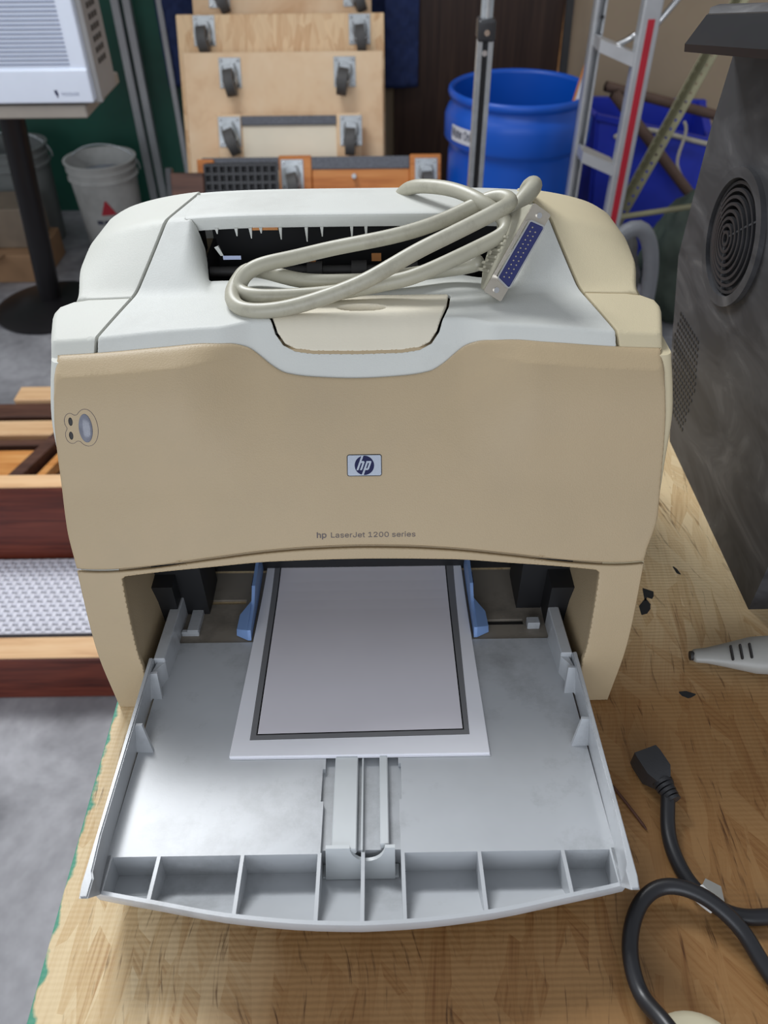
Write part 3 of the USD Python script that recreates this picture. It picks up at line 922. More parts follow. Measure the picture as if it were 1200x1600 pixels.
# feed floor deep inside with guides
ff = part('feed_floor', tray(tbox(-.160, .160, -.175, -.0335, FN - .0036, FN - .001) - mbox(-.132, -.0997, -.0845, -.0790, -.03, 0) - mbox(.100, .129, -.0560, -.0495, -.03, 0)), 'feed_plastic', pr, 'dusty brown-grey feed floor inside the opening')
part('slot_recess', tray(mbox(-.134, -.097, -.087, -.077, FN - .0056, FN - .0036) + mbox(.098, .131, -.058, -.047, FN - .0056, FN - .0036)), 'inner_black', ff)
part('side_strip', tray(tbox(-.1415, -.1325, -.105, -.042, FN - .002, FN + .004) + tbox(-.146, -.132, -.045, -.041, FN - .002, FN + .003)), 'tray_plastic', ff)
part('side_strip', tray(tbox(.131, .141, -.052, -.044, FN - .002, FN + .005)), 'tray_plastic', ff)
for s, x0 in ((-1, -.0893), (1, .0868)):
    prf = Polygon([(-.150, FN), (-.034, FN), (-.036, FN + .009), (-.062, FN + .012), (-.075, FN + .022), (-.150, FN + .026)])
    bl = mextrude(prf, 0, .0026).transform(np.array([[0, 0, s, x0], [1, 0, 0, 0], [0, 1, 0, 0]], float))
    fin = MF.hull_points(np.array([(x0 + s * .0026, -.034, FN), (x0 + s * .0026, -.075, FN), (x0 + s * .0026, -.036, FN + .009), (x0 + s * .0026, -.066, FN + .014), (x0 + s * .0125, -.040, FN), (x0 + s * .0115, -.058, FN), (x0 + s * .0125, -.043, FN + .004), (x0 + s * .0115, -.057, FN + .007)]))
    gd = part('paper_guide', [tray(bl), tray(fin)], 'guide_blue', pr, 'light blue paper guide')
    part('guide_notch', tray(mbox(*sorted((x0 + s * .0024, x0 + s * .0034)), -.090, -.076, FN + .010, FN + .021)), 'navy', gd)
# black mechanism in the dark
part('mechanism', [box(-.165, -.128, .088, .128, .002, .075), box(-.166, -.148, .074, .09, .004, .052), box(-.165, .165, .140, .15, .0, .12), box(.126, .165, .090, .13, .002, .07), box(.146, .166, .070, .092, .006, .05), cyl((-.14, .13, .07), (.14, .13, .07), .012)], 'inner_black', pr)

# ================================================================== CARD STACK IN THE TRAY
PN = -.0186
card = [(-.0892, .0805), (.0850, .0805), (.0842, -.125), (-.0855, -.125)]
cs = thing('card_sheet', 'white card with grey printed border lying in the paper tray', 'card', tuple(TO + np.array([0, *(TV * .08)[1:]])))
sh_ = [part('sheet', tray(extrude(Polygon(card), FN + .0004, PN + .0010)), 'paper_white', cs, smooth=False)]
for k in range(2):
    off = .0006 * (k + 1)
    c2 = [(x + off * .5, v + (off if v > 0 else 0)) for x, v in card]
    part('sheet', tray(extrude(Polygon(c2), FN + .0004 - .00018 * (k + 1) + .0002, FN + .00055 - .00018 * k)), 'paper_white', cs, smooth=False)
outer = [(-.0772, .0674), (.0732, .0650), (.0777, -.125), (-.0791, -.125)]
innr = [(-.0724, .0622), (.0689, .0599), (.0704, -.125), (-.0734, -.125)]
zt = PN + .0010
part('printed_field', tray(extrude(Polygon(innr), zt, zt + .00012)), 'paper_print', cs, smooth=False)
part('printed_border', tray(extrude(Polygon(outer).difference(Polygon(innr).buffer(.0010, join_style=2)), zt, zt + .00012)), 'print_grey', cs, smooth=False)
part('printed_line', tray(extrude(Polygon(innr).buffer(.0010, join_style=2).difference(Polygon(innr)), zt, zt + .00014)), 'print_black', cs, smooth=False)

# ================================================================== CABLE ON THE PRINTER
CB = np.array([.0955, .171, .2445]); CT = np.array([.1275, .198, .2925])
cb = thing('printer_cable', 'cream parallel printer cable coiled on top of the printer', 'cable', (.05, .2, .24))
Pth = [(.0300, .318, .2500), (.0409, .2985, .2725), (.053, .2847, .279), (.0689, .2664, .2835), (.0834, .2443, .286), (.0945, .2290, .2845), (.1050, .2200, .2790), (.1065, .2110, .2740), (.0932, .2035, .2680),
       (.0642, .1905, .2600), (.037, .182, .2525), (.0189, .1807, .2490), (-.0127, .1758, .2455), (-.0579, .1743, .2432), (-.0752, .1767, .2432), (-.0838, .1846, .2438), (-.0823, .1918, .2490), (-.0724, .1979, .2545),
       (-.0499, .2056, .2570), (-.0225, .2133, .2600), (.0008, .2146, .2640), (.0334, .2176, .2695), (.0664, .2286, .2760), (.0900, .2360, .2840), (.1040, .2310, .2900), (.1088, .2180, .2910), (.0990, .2070, .2895), (.0909, .2030, .2870), (.0635, .190, .2790), (.0411, .1805, .2720), (.0188, .1693, .2640),
       (.0012, .163, .2575), (-.0251, .1572, .2500), (-.0525, .1525, .2450), (-.0760, .1560, .2428), (-.0862, .1675, .2428), (-.0890, .186, .2432), (-.0862, .2035, .2440), (-.0801, .2134, .2450), (-.0508, .2021, .2440),
       (-.0272, .1953, .2440), (.0006, .1955, .2440), (.0191, .1981, .2440), (.0426, .2058, .2440), (.0644, .2141, .2430), (.0800, .2150, .2450), (.0905, .2110, .2500)]
path = spline(Pth, .003)
part('cord', tube(path, .0054, 16), 'cable_cream', cb, smooth=True)
# connector: shell plate facing the camera, hood behind
cx_ = (CT - CB) / np.linalg.norm(CT - CB)
view = np.array([0.0137, -.3381, .5014]) - (CB + CT) / 2
nz = view - cx_ * (view @ cx_); nz /= np.linalg.norm(nz)
# turn the plate a little so that the hood's ridged flank shows on its left
a_ = math.radians(24)
wy = np.cross(nz, cx_)
nz = nz * math.cos(a_) - wy * math.sin(a_); nz /= np.linalg.norm(nz); wy = np.cross(nz, cx_)
CR = np.c_[cx_, wy, nz]; CO = (CB + CT) / 2
LL = np.linalg.norm(CT - CB) / 2 + .0015


def con(m):
    return xf(m, CR, CO)


pl = part('shell_plate', con(extrude(sbox(-LL, -.0078, LL, .0078).buffer(-.0015).buffer(.0015).difference(Point(-LL + .005, 0).buffer(.0016)).difference(Point(LL - .005, 0).buffer(.0016)), -.0012, 0)), 'metal_plate', cb, 'tin-plated connector shell')
dshape = Polygon([(-.0215, -.0042), (.0215, -.0042), (.0200, .0042), (-.0200, .0042)]).buffer(.0012)
part('d_rim', con(mextrude(dshape.buffer(.0011), 0, .0052) - mextrude(dshape, .0008, .01)), 'chrome', pl)
part('insulator', con(extrude(dshape, .0002, .0040)), 'connector_blue', pl, 'dark blue pin insulator')
for row, n_, y0 in ((0, 13, .0018), (1, 12, -.0018)):
    for k in range(n_):
        x = (k - (n_ - 1) / 2) * .0031
        part('pin', con(cyl((x, y0, .0035), (x, y0, .0049), .00055, n=8)), 'metal_plate', pl)
for s in (-1, 1):
    part('jack_screw', con(cyl((s * (LL - .005), 0, -.002), (s * (LL - .005), 0, .0012), .0020, n=12)), 'chrome', pl)
hood = MF.hull_points(np.array([(sx * LL * .96, sy * .0075, -.0012) for sx in (-1, 1) for sy in (-1, 1)] + [(sx * LL * .96, sy * .0075, -.008) for sx in (-1, 1) for sy in (-1, 1)] + [(.0005, sy * .0065, -.036) for sy in (-1, 1)] + [(.024, sy * .0065, -.036) for sy in (-1, 1)] + [(-.016, sy * .0068, -.026) for sy in (-1, 1)]))
hd = part('hood', con(hood), 'cable_cream', cb, 'cream moulded hood', smooth=30)
for k in range(6):
    part('grip_ridge', con(cham(-.020 + k * .0052, -.0178 + k * .0052, .0066, .0084, -.030 + .0016 * k, -.010, .0004)), 'cable_cream', hd)
e0 = CO + CR @ np.array([.016, 0, -.034])
tail = spline([e0, e0 + CR @ np.array([.010, 0, -.010]), (.1330, .2645, .2845), (.1345, .292, .2745), (.137, .318, .2500), (.13, .335, .215)], .003)
part('cord_tail', tube(tail, np.linspace(.0068, .0054, len(tail)), 16), 'cable_cream', cb, smooth=True)

# ================================================================== BLACK HOUSING ON THE RIGHT
hb_ = thing('computer_tower', 'dusty black plastic housing with round fan grille standing right of the printer', 'computer case', (.45, .25, 0))
side = Polygon([(.088, 0), (.320, 0), (.373, .068), (.4215, .158), (.422, .28), (.414, .342), (.088, .412)])
# plane x = .32: polygon in (y, z), extruded along x
gc = (.312, .2225)
ring_hole = Point(gc).buffer(.0485, 48)
bodyh = mextrude(side, 0, .26)
rec = mextrude(ring_hole, -.01, .02)
bodyh = (bodyh - rec).transform(np.array([[0, 0, 1, .320], [1, 0, 0, 0], [0, 1, 0, 0]], float))
bs = part('case_body', bodyh, 'dusty_black', hb_, smooth=30)
part('vent_back', xf(mextrude(Point(gc).buffer(.0486, 48), .014, .019), np.array([[0, 0, 1], [1, 0, 0], [0, 1, 0]], float), (.320, 0, 0)), 'inner_black', bs)
SW = np.array([[0, 0, -1], [1, 0, 0], [0, 1, 0]], float)     # local (y, z, out) -> world, out = -x


def side_m(m, x=.320):
    return xf(m, np.array([[0, 0, -1.0], [1, 0, 0], [0, 1, 0]]), (x, 0, 0))


gr = part('fan_grille', side_m(mextrude(Point(gc).buffer(.0565, 64).difference(Point(gc).buffer(.048, 64)), -.001, .0045)), 'dusty_black', hb_, 'round grille of concentric rings')
for k in range(8):
    r_ = .0052 + k * .0056
    hgt = .008 * (1 - (r_ / .05) ** 2)
    lo_, hi_ = hgt - .0028, hgt
    part('grille_ring', side_m(mextrude(Point(gc).buffer(r_ + .0013, 40).difference(Point(gc).buffer(r_ - .0013, 40)), lo_, hi_)), 'black_plastic', gr, smooth=30)
for a in (20, 140, 260):
    ca, sa = math.cos(math.radians(a)), math.sin(math.radians(a))
    part('grille_spoke', side_m(MF.hull_points(np.array([(gc[0] + ca * r_ - sa * w, gc[1] + sa * r_ + ca * w, h_ - t_) for r_, h_ in ((.006, .008), (.03, .0053), (.048, .0012)) for w in (-.0008, .0008) for t_ in (.0004, .0026)]))), 'dusty_black', gr)
LD = np.array([0, -.978, .208])
lp0 = np.array([0, .412, .343])
lsec = [(.268, .006), (.272, -.001), (.45, .0), (.45, .050), (.300, .048), (.284, .036)]
lv = np.array([(.270, .393, .3467), (.268, .390, .3530), (.276, .378, .3754), (.300, .420, .3745), (.335, .430, .345), (.270, .09, .4014), (.268, .09, .4070), (.276, .09, .4280), (.300, .09, .4290), (.335, .09, .400)])
part('top_lip', MF.hull_points(lv), 'lip_black', hb_, 'overhanging glossy black lip', smooth=30)
part('top_rim', MF.hull_points(np.array([(.2785, .381, .3752), (.300, .4195, .3757), (.2785, .09, .4284), (.300, .09, .4304), (.284, .395, .3775), (.284, .09, .4325)])), 'dusty_black', hb_, 'dusty grey rim along the lip')
# perforated patch at the lower rear
holes = []
for i in range(13):
    for j in range(16):
        y, z = .300 + i * .0062 + (j % 2) * .0031, .030 + j * .0058
        if side.buffer(-.006).contains(Point(y, z)) and (z - .075) < (y - .31) * 1.9 + .03 and z > (y - .30) * .7:
            holes.append((y, z))
part('mesh_patch', [side_m(cyl((y, z, -.0002), (y, z, .0006), .0019, n=6)) for y, z in holes], 'inner_black', hb_, 'patch of small vent holes', kind='stuff')
wire = spline([(.3185, .292, .286), (.3165, .285, .278), (.3165, .279, .262), (.3180, .276, .255)], .004)

# ================================================================== CORDS AND BITS ON THE BENCH
pc_ = thing('power_cord', 'black power cord with moulded socket curling on the bench right of the tray', 'power cord', (.2, -.12, 0))
c1 = spline([(.2035, -.0700, .012), (.203, -.080, .010), (.1987, -.0989, .0055), (.1976, -.1157, .0048), (.2016, -.1337, .0048), (.2111, -.1472, .0048), (.2241, -.1548, .0048), (.2429, -.1558, .0048), (.30, -.145, .0048), (.37, -.10, .0048), (.48, -.06, .0048)], .003)
part('cord', tube(c1, .0047, 14), 'black_cord', pc_, smooth=True)
c2 = spline([(.33, -.36, .0048), (.275, -.265, .0048), (.2303, -.1854, .0075), (.2224, -.1665, .0110), (.2116, -.1538, .0142), (.2005, -.1450, .0142), (.1842, -.1402, .0120), (.1687, -.1474, .010), (.1582, -.1635, .009), (.1539, -.1806, .009), (.1555, -.1983, .010), (.1606, -.2122, .0185), (.170, -.235, .0235), (.185, -.268, .014), (.20, -.31, .0048), (.24, -.40, .0048)], .003)
part('cord', tube(c2, .0047, 14), 'black_cord', pc_, smooth=True)
pa, pb = np.array([.1945, -.0535, .012]), np.array([.2035, -.0790, .011])
u_ = (pb - pa) / np.linalg.norm(pb - pa)
Rp = frame(u_)
plg = MF.hull_points(np.array([(x, y, z) for x, y, z in [(sx * .0098, sy * .0085, .000) for sx in (-1, 1) for sy in (-1, .9)] + [(sx * .0105, sy * .009, .004) for sx in (-1, 1) for sy in (-1, .9)] + [(sx * .0105, sy * .009, .017) for sx in (-1, 1) for sy in (-1, .9)] + [(sx * .006, sy * .006, .024) for sx in (-1, 1) for sy in (-1, 1)]]))
part('socket', xf(xf(plg, np.diag([.86, .86, .95])), Rp, pa - u_ * .003), 'black_plastic', pc_, 'black moulded socket')
part('strain_relief', [cyl(pb - u_ * .008 + u_ * .003 * k, pb - u_ * .008 + u_ * (.003 * k + .0022), .0066 - .0004 * k, n=16) for k in range(5)], 'black_plastic', pc_)
part('tag', tube(c1[[i for i in range(len(c1)) if -.150 < c1[i][1] < -.1395 and c1[i][0] < .22]], .0053, 14), 'tag_white', pc_, 'white paper tag wrapped round the cord', smooth=True)
part('clear_tab', MF.hull_points(np.array([(.2075, -.139, .0065), (.2195, -.1485, .0055), (.2120, -.1335, .0065), (.2205, -.138, .0055), (.2075, -.139, .0058), (.2195, -.1485, .0048), (.2120, -.1335, .0058), (.2205, -.138, .0048)])), 'plug_grey', pc_)

for pts in ([(.2385, .1126), (.2457, .1088), (.2445, .1040), (.2427, .1016), (.2390, .1035), (.2368, .0996)], [(.2375, .1010), (.2395, .0950), (.2380, .0900), (.2342, .0855), (.2301, .0842), (.2305, .0930)], [(.2389, .0071), (.2440, .0076), (.2498, .0050), (.2460, .0030), (.2438, .0024), (.2400, .0045)], [(.2716, .1377), (.2735, .1350), (.2750, .1292), (.2728, .1305)]):
    part('paint_mark', extrude(Polygon(pts).buffer(.0006), 0, .0002), 'inner_black', wb, 'small black mark on the board', smooth=False)
single('wood_splinter', tube(spline([(.1690, -.066, .0012), (.1745, -.0765, .0013), (.1788, -.085, .0012), (.1857, -.0997, .0012)], .003), np.r_[[.0005], np.full(len(spline([(.1690, -.066, .0012), (.1745, -.0765, .0013), (.1788, -.085, .0012), (.1857, -.0997, .0012)], .003)) - 2, .0010), [.0004]], 8), 'dark_brown_wood', 'thin dark splinter lying between the tray and the black socket', 'splinter', (.178, -.084, 0), smooth=True)

gp = thing('grey_plug', 'grey tapered cable plug with three slots lying at the right edge of the bench', 'plug', (.3, .03, 0))
ga, gb = np.array([.2535, .0325, .0115]), np.array([.330, .0275, .0175])
gu = (gb - ga) / np.linalg.norm(gb - ga); Rg = frame(gu)
pg = lathe([(0, 0), (.0045, .0), (.0058, .002), (.0066, .010), (.0105, .026), (.0155, .045), (.017, .07), (.017, .095), (0, .095)], 32)
part('boot', xf(pg, Rg @ np.diag([1, .72, 1]), ga), 'plug_grey', gp, smooth=True)
part('cord', tube(spline([tuple(ga + gu * .092), tuple(ga + gu * .12 - np.array([0, 0, .004])), (.40, .045, .0052), (.50, .06, .005)], .004), .0048, 12), 'plug_grey', gp, smooth=True)
part('tip', xf(MF.cylinder(.004, .0036, .0036, 20), Rg, ga - gu * .0022), 'inner_dark', gp)
for k in range(3):
    p_ = ga + gu * (.0255 + k * .0065)
    part('slot', xf(rbox(-.0008, .0008, -.006, .006, 0, .0025, .0007, 6), np.c_[gu, np.cross([0, -.35, .94], gu), [0, -.35, .94]], p_ + np.array([0, -.0035, .0072 + k * .0012])), 'inner_dark', gp)

cap_m = lathe([(0, 0), (.0285, 0), (.0305, .003), (.0300, .010), (.0255, .0145), (.0150, .0165), (0, .0170)], 40, (.176, -.2355, 0))
single('beige_cap', cap_m, 'beige_cap', 'round beige plastic cap at the bottom edge of the bench under the black cord', 'cap', (.176, -.2355, 0), smooth=True)

# ================================================================== BACKGROUND, LEFT
pt = thing('pedestal_table', 'small pedestal table with black column carrying the air conditioner', 'table', (-1.22, 2.45, FZ))
part('table_top', cham(-1.75, -.842, 2.2, 2.60, -.195, -.160, .004), 'table_edge', pt)
part('column', cyl((-1.235, 2.49, FZ + .03), (-1.075, 2.35, -.195), .040, n=28) if False else cyl((-1.235, 2.45, FZ + .03), (-1.13, 2.35, -.195), .040, n=28), 'black_metal', pt)
part('base', lathe([(0, 0), (.205, 0), (.21, .012), (.17, .03), (.08, .05), (0, .055)], 48, (-1.235, 2.45, FZ)), 'black_metal', pt)

ac = thing('air_conditioner', 'white window air conditioner with louvred front on the pedestal table', 'air conditioner', (-1.1, 2.4, -.16))
AX1 = -.812
part('front_grille', rbox(-1.35, AX1, 2.200, 2.235, -.152, .32, .006), 'ac_white', ac, 'white louvred front')
for k in range(34):
    z = -.052 + k * .0109
    part('louvre_gap', cham(-1.33, AX1 - .045 - 0.0, 2.1975, 2.204, z, z + .0034, .0006), 'ac_slot', ac)
part('chin', rbox(-1.352, AX1 + .001, 2.192, 2.21, -.152, -.062, .006), 'ac_white', ac)
part('casing', cham(-1.34, AX1 + .012, 2.235, 2.42, -.16, .31, .006), 'ac_grey', ac)
part('trim', cham(-1.345, AX1 + .016, 2.228, 2.25, -.16, .312, .003), 'ac_grey', ac)
for i in range(3):
    for k in range(14):
        part('side_vent', cham(AX1 + .0105, AX1 + .0135, 2.285 + i * .030, 2.306 + i * .030, -.07 + k * .028, -.055 + k * .028, .0008), 'inner_dark', ac)
lt = meshkit.text_mesh('FRIGIDAIRE', .0085, .0006)
part('lettering', xf(lt, np.array([[1, 0, 0], [0, 0, -1], [0, 1, 0]], float) @ np.diag([.052 / lt.bounds[1][0], 1, 1]), (-.9, 2.1922, -.131)), 'ac_slot', ac, smooth=False)
part('emblem', xf(extrude(Polygon([(0, 0), (.006, -.014), (.010, 0), (.006, .004), (.010, .008), (-.001, .008)]), 0, .0006), np.array([[1, 0, 0], [0, 0, -1], [0, 1, 0]], float), (-.918, 2.1922, -.124)), 'navy', ac, smooth=False)


def bucket(name, label, cx, cy, rt, rb, h, mats, handle=True):
    b = thing(name, label, 'bucket', (cx, cy, FZ))
    pf = [(0, 0), (rb, 0), (rb + (rt - rb) * .80, h * .80), (rt + .004, h * .81), (rt + .004, h * .83), (rb + (rt - rb) * .86, h * .84), (rb + (rt - rb) * .9, h * .895), (rt + .004, h * .90), (rt + .004, h * .92), (rt * .985, h * .93), (rt * .99, h * .985), (rt + .008, h * .985), (rt + .008, h), (rt - .004, h), (rb - .004 + (rt - rb) * .7, h * .7), (0, h * .7)]
    part('shell', lathe(pf, 56, (cx, cy, FZ)), mats[0], b)
    part('contents', lathe([(0, h * .80), (rt * .93, h * .80), (rt * .93, h * .81), (0, h * .83)], 40, (cx, cy, FZ)), mats[1], b)
    if handle:
        a = np.linspace(-.1, np.pi + .1, 24)
        part('bail_handle', tube(np.c_[cx - rt * 1.06 * np.cos(a), cy + .02 - 0 * a + .15 * np.sin(a) * 0 + .02, FZ + h * .86 + .09 * np.sin(a)], .003, 8), 'galvanised', b, smooth=True)
    return b


BX, BY = -1.115, 3.03
bk = bucket('plastic_bucket', 'white plastic bucket with red triangle mark standing by the green door', BX, BY, .138, .118, .37, ('bucket_white', 'bucket_inside'))


def wrap(m, cx, cy, ang, zc, r, out=.0015, taper=0.0):
    m = tm(m).copy(); v = np.array(m.vertices)
    rr = r + taper * v[:, 1] + v[:, 2] + out
    a = ang + v[:, 0] / r
    m.vertices = np.c_[cx + rr * np.cos(a), cy + rr * np.sin(a), zc + v[:, 1]]
    return m


tri_ = trimesh.creation.extrude_polygon(Polygon([(-.03, -.024), (.032, -.024), (.0, .034), (-.006, .034)]), .0008, engine='earcut')
tri_ = trimesh.Trimesh(*trimesh.remesh.subdivide_to_size(tri_.vertices, tri_.faces, .01))
part('red_mark', wrap(tri_, BX, BY, math.radians(-78), FZ + .205, .1305, taper=.054), 'bucket_red', bk, 'red triangular mark', smooth=False)
bars = []
for row, (z, wds) in enumerate(((.150, ((-.055, -.03), (-.024, .012), (.018, .05))), (.118, ((-.03, -.002), (.004, .03))))):
    for a, b in wds:
        q = trimesh.creation.box(bounds=[[a, -.008, 0], [b, .008, .0008]])
        q = trimesh.Trimesh(*trimesh.remesh.subdivide_to_size(q.vertices, q.faces, .012))
        bars.append(wrap(q, BX, BY, math.radians(-78), FZ + z, .1275, taper=.054))
part('print_line', bars, 'print_dark', bk, smooth=False)
bucket('grey_bucket', 'dull grey bucket half hidden behind the black table column', -1.50, 3.12, .138, .118, .40, ('bucket_grey', 'bucket_inside'))

cbx = thing('cardboard_box', 'brown cardboard box on the floor under the pedestal table at the left edge', 'box', (-1.62, 2.72, FZ))
part('carton', [cham(-1.95, -1.33, 2.67, 2.95, FZ, FZ + .115, .004)], 'cardboard', cbx)
part('carton_flap', MF.hull_points(np.array([(-1.95, 2.67, FZ + .115), (-1.46, 2.67, FZ + .115), (-1.95, 2.55, FZ + .135), (-1.46, 2.55, FZ + .135), (-1.95, 2.67, FZ + .119), (-1.46, 2.67, FZ + .119), (-1.95, 2.55, FZ + .139), (-1.46, 2.55, FZ + .139)])), 'cardboard', cbx)
ob = thing('open_carton', 'dull tan open carton stacked behind the brown cardboard box', 'box', (-1.6, 2.85, FZ + .115))
part('carton', cham(-1.98, -1.36, 2.74, 2.94, FZ + .115, FZ + .27, .004), 'cardboard_dull', ob)
single('paper_sheet', MF.hull_points(np.array([(-1.80, 2.730, FZ + .13), (-1.53, 2.722, FZ + .13), (-1.50, 2.735, FZ + .20), (-1.56, 2.738, FZ + .285), (-1.80, 2.738, FZ + .285), (-1.80, 2.7265, FZ + .13), (-1.53, 2.7185, FZ + .13), (-1.50, 2.7315, FZ + .20), (-1.56, 2.7345, FZ + .285), (-1.8, 2.7345, FZ + .285)])), 'tag_white', 'white paper sheet leaning against the tan carton', 'paper', (-1.62, 2.73, FZ + .13))

# sofa frame with woven webbing on the floor at left
sf = thing('sofa_frame', 'dark red wooden sofa frame with grey woven webbing on the floor left of the bench', 'sofa frame', (-1.1, .85, FZ))
part('front_rail', cham(-1.9, -.30, .664, .722, FZ, -.804, .004), 'mahogany', sf, 'dark red front rail')
part('rail_cap', cham(-1.9, -.30, .666, .720, -.8045, -.8005, .001), 'tan_wood', sf, 'bare sawn top edge')
part('back_rail', cham(-1.9, -.30, .980, 1.026, FZ, -.610, .004), 'mahogany', sf, 'dark red back rail')
part('rail_cap', cham(-1.9, -.30, .982, 1.024, -.6105, -.6065, .001), 'tan_wood', sf)
part('end_rail', cham(-.352, -.300, .722, .980, FZ, -.790, .004), 'mahogany', sf)
part('webbing_edge', rbox(-1.9, -.30, .726, .752, -.850, -.826, .008), 'dark_cloth', sf, 'black piping at the webbing edge')
part('webbing', cham(-1.9, -.30, .745, .979, -.840, -.826, .002), 'webbing_dark', sf)
strands = []
nv, nu = 17, 92
for j in range(nv):
    y = .752 + j * .0135
    strands.append(rbox(-1.9, -.3, y - .0050, y + .0050, -.827, -.8215, .0025, 5))
part('weave_strands', strands, 'webbing', sf, 'grey woven strands', kind='stuff')
cross = []
for i in range(nu):
    x = -1.30 + i * .0108
    for j in range(i % 2, nv - 1, 2):
        y = .752 + (j + .5) * .0135
        cross.append(box(x - .004, x + .004, y - .0085, y + .0085, -.8235, -.8195))
part('cross_strands', cross, 'webbing', sf, kind='stuff')

cf = thing('chair_frame', 'amber wooden chair frame lying on the floor behind the sofa frame', 'chair frame', (-1.2, 1.5, FZ))
part('top_board', cham(-1.065, -.55, 1.615, 1.685, -.86, -.800, .004), 'tan_wood', cf, 'pale tan board')
part('rail', cham(-1.6, -.55, 1.545, 1.612, -.86, -.812, .003), 'dark_brown_wood', cf, 'dark brown rail')
part('front_board', cham(-1.6, -.55, 1.455, 1.525, -.86, -.812, .003), 'tan_wood', cf)
part('dark_rail', cham(-1.6, -.55, 1.425, 1.452, -.86, -.825, .003), 'dark_brown_wood', cf)
part('seat_board', cham(-1.6, -.925, 1.14, 1.385, -.84, -.812, .003), 'amber_wood', cf, 'amber seat board')
part('leg', beam((-.965, 1.13, -.805), (-.865, 1.42, -.805), .034, .05), 'dark_brown_wood', cf, 'dark brown diagonal leg')
part('slat', beam((-.915, 1.13, -.815), (-.825, 1.42, -.815), .022, .03), 'amber_wood', cf)
part('foot', [box(-1.5, -1.44, 1.46, 1.66, FZ, -.858), box(-.75, -.69, 1.44, 1.66, FZ, -.858), box(-1.5, -1.44, 1.16, 1.36, FZ, -.838), box(-.99, -.95, 1.15, 1.37, FZ, -.838), box(-.90, -.84, 1.25, 1.42, FZ, -.832)], 'dark_brown_wood', cf)

# ================================================================== BACKGROUND, MIDDLE: moving blanket and dollies
def cloth(x0, x1, z0, z1, y, amp, nx=120, nz=60, thick=.02, quilt=.07, seed=1):
    xs_, zs_ = np.linspace(x0, x1, nx), np.linspace(z0, z1, nz)
    X, Z = np.meshgrid(xs_, zs_)
    q = .008 * np.abs(np.sin(np.pi * (X + Z) / quilt) * np.sin(np.pi * (X - Z) / quilt)) ** .5
    Y = y - amp * (.5 + .5 * np.sin(X * 23 + 1.3 * np.sin(Z * 4 + seed))) - q
    f_ = np.c_[X.ravel(), Y.ravel(), Z.ravel()]; b_ = f_ + [0, thick, 0]
    n = len(f_); F = []
    for j in range(nz - 1):
        for i in range(nx - 1):
            a, b, c, d = j * nx + i, j * nx + i + 1, (j + 1) * nx + i + 1, (j + 1) * nx + i
            F += [(a, b, c), (a, c, d), (a + n, c + n, b + n), (a + n, d + n, c + n)]
    rim = [j * nx for j in range(nz)][::-1] + [i for i in range(1, nx)] + [j * nx + nx - 1 for j in range(1, nz)] + [(nz - 1) * nx + i for i in range(nx - 2, 0, -1)]
    for k in range(len(rim)):
        a, b = rim[k], rim[(k + 1) % len(rim)]
        F += [(a, a + n, b + n), (a, b + n, b)]
    m = trimesh.Trimesh(np.vstack([f_, b_]), F, process=False)
    if m.volume < 0:
        m.invert()
    return m


mb = thing('moving_blanket', 'navy quilted moving blanket hanging behind the wooden dollies', 'blanket', (-.35, WY, -.4))
part('blanket', cloth(-.87, .085, -.405, .75, WY - .035, .02), 'blanket_navy', mb, smooth=True)
part('blanket_fold', cloth(.06, .20, -.40, .75, WY - .095, .02, nx=30), 'blanket_navy', mb, smooth=True)

ND = np.array([0, 1, -.45]); ND /= np.linalg.norm(ND)          # boards lean back: their faces look along -ND


def onlean(x, z, k):
    return np.array([x, 3.18 - k + .45 * z, z])


LU = np.array([0, .45, 1]) / math.hypot(.45, 1)                # up along a leaning board


def lean_box(x0, x1, z0, z1, k, th, c=.003):
    """board whose face towards the camera lies on lean plane k between heights z0..z1"""
    o = onlean(0, 0, k)
    R = np.c_[[1, 0, 0], LU, -ND]
    s = math.hypot(.45, 1)
    return xf(cham(x0, x1, z0 * s, z1 * s, -th, 0, c), R, o)


def caster(t, x, z, k, turn=0.0, white=False, big=1.0):
    """swivel caster screwed to a leaning board: plate, fork, wheel"""
    o = onlean(x, z, k)
    R = np.c_[[1, 0, 0], LU, -ND]
    w, h = .040, .050
    plt_ = cham(-w, w, -h, h, 0, .004, .001)
    c = part('caster', xf(plt_, R, o), 'galvanised', t, 'swivel caster')
    ct, st_ = math.cos(turn), math.sin(turn)
    part('race', xf(MF.cylinder(.012, .030, .026, 24).translate([0, 0, .004]), R, o), 'galvanised', c)
    fk = []
    for s in (-1, 1):
        fk.append(MF.hull_points(np.array([(s * .022 + e, y, z_) for e in (-.002, .002) for y, z_ in ((-.026, .016), (.026, .016), (-.058, .058), (-.040, .078), (-.026, .064))])))
    fk = fk[0] + fk[1]
    wh = MF.cylinder(.034, .045, .045, 28).translate([0, 0, -.017]).transform(np.array([[0, 0, 1, 0], [1, 0, 0, -.044], [0, 1, 0, .062]], float))
    hub = MF.cylinder(.046, .008, .008, 12).translate([0, 0, -.023]).transform(np.array([[0, 0, 1, 0], [1, 0, 0, -.044], [0, 1, 0, .062]], float))
    T = np.array([[ct, -st_, 0], [st_, ct, 0], [0, 0, 1]])
    part('fork', xf(fk, R @ T, o), 'galvanised', c)
    part('wheel', xf(wh, R @ T, o), 'tag_white' if white else 'rubber_grey', c)
    part('axle', xf(hub, R @ T, o), 'galvanised', c)
    for sx in (-1, 1):
        for sy in (-1, 1):
            part('bolt', xf(MF.cylinder(.004, .006, .005, 8).translate([sx * .030, sy * .040, .004]), R, o), 'chrome', c)
    return c


def bottom(k):      # lowest height of a board on plane k: the floor
    return FZ + .0


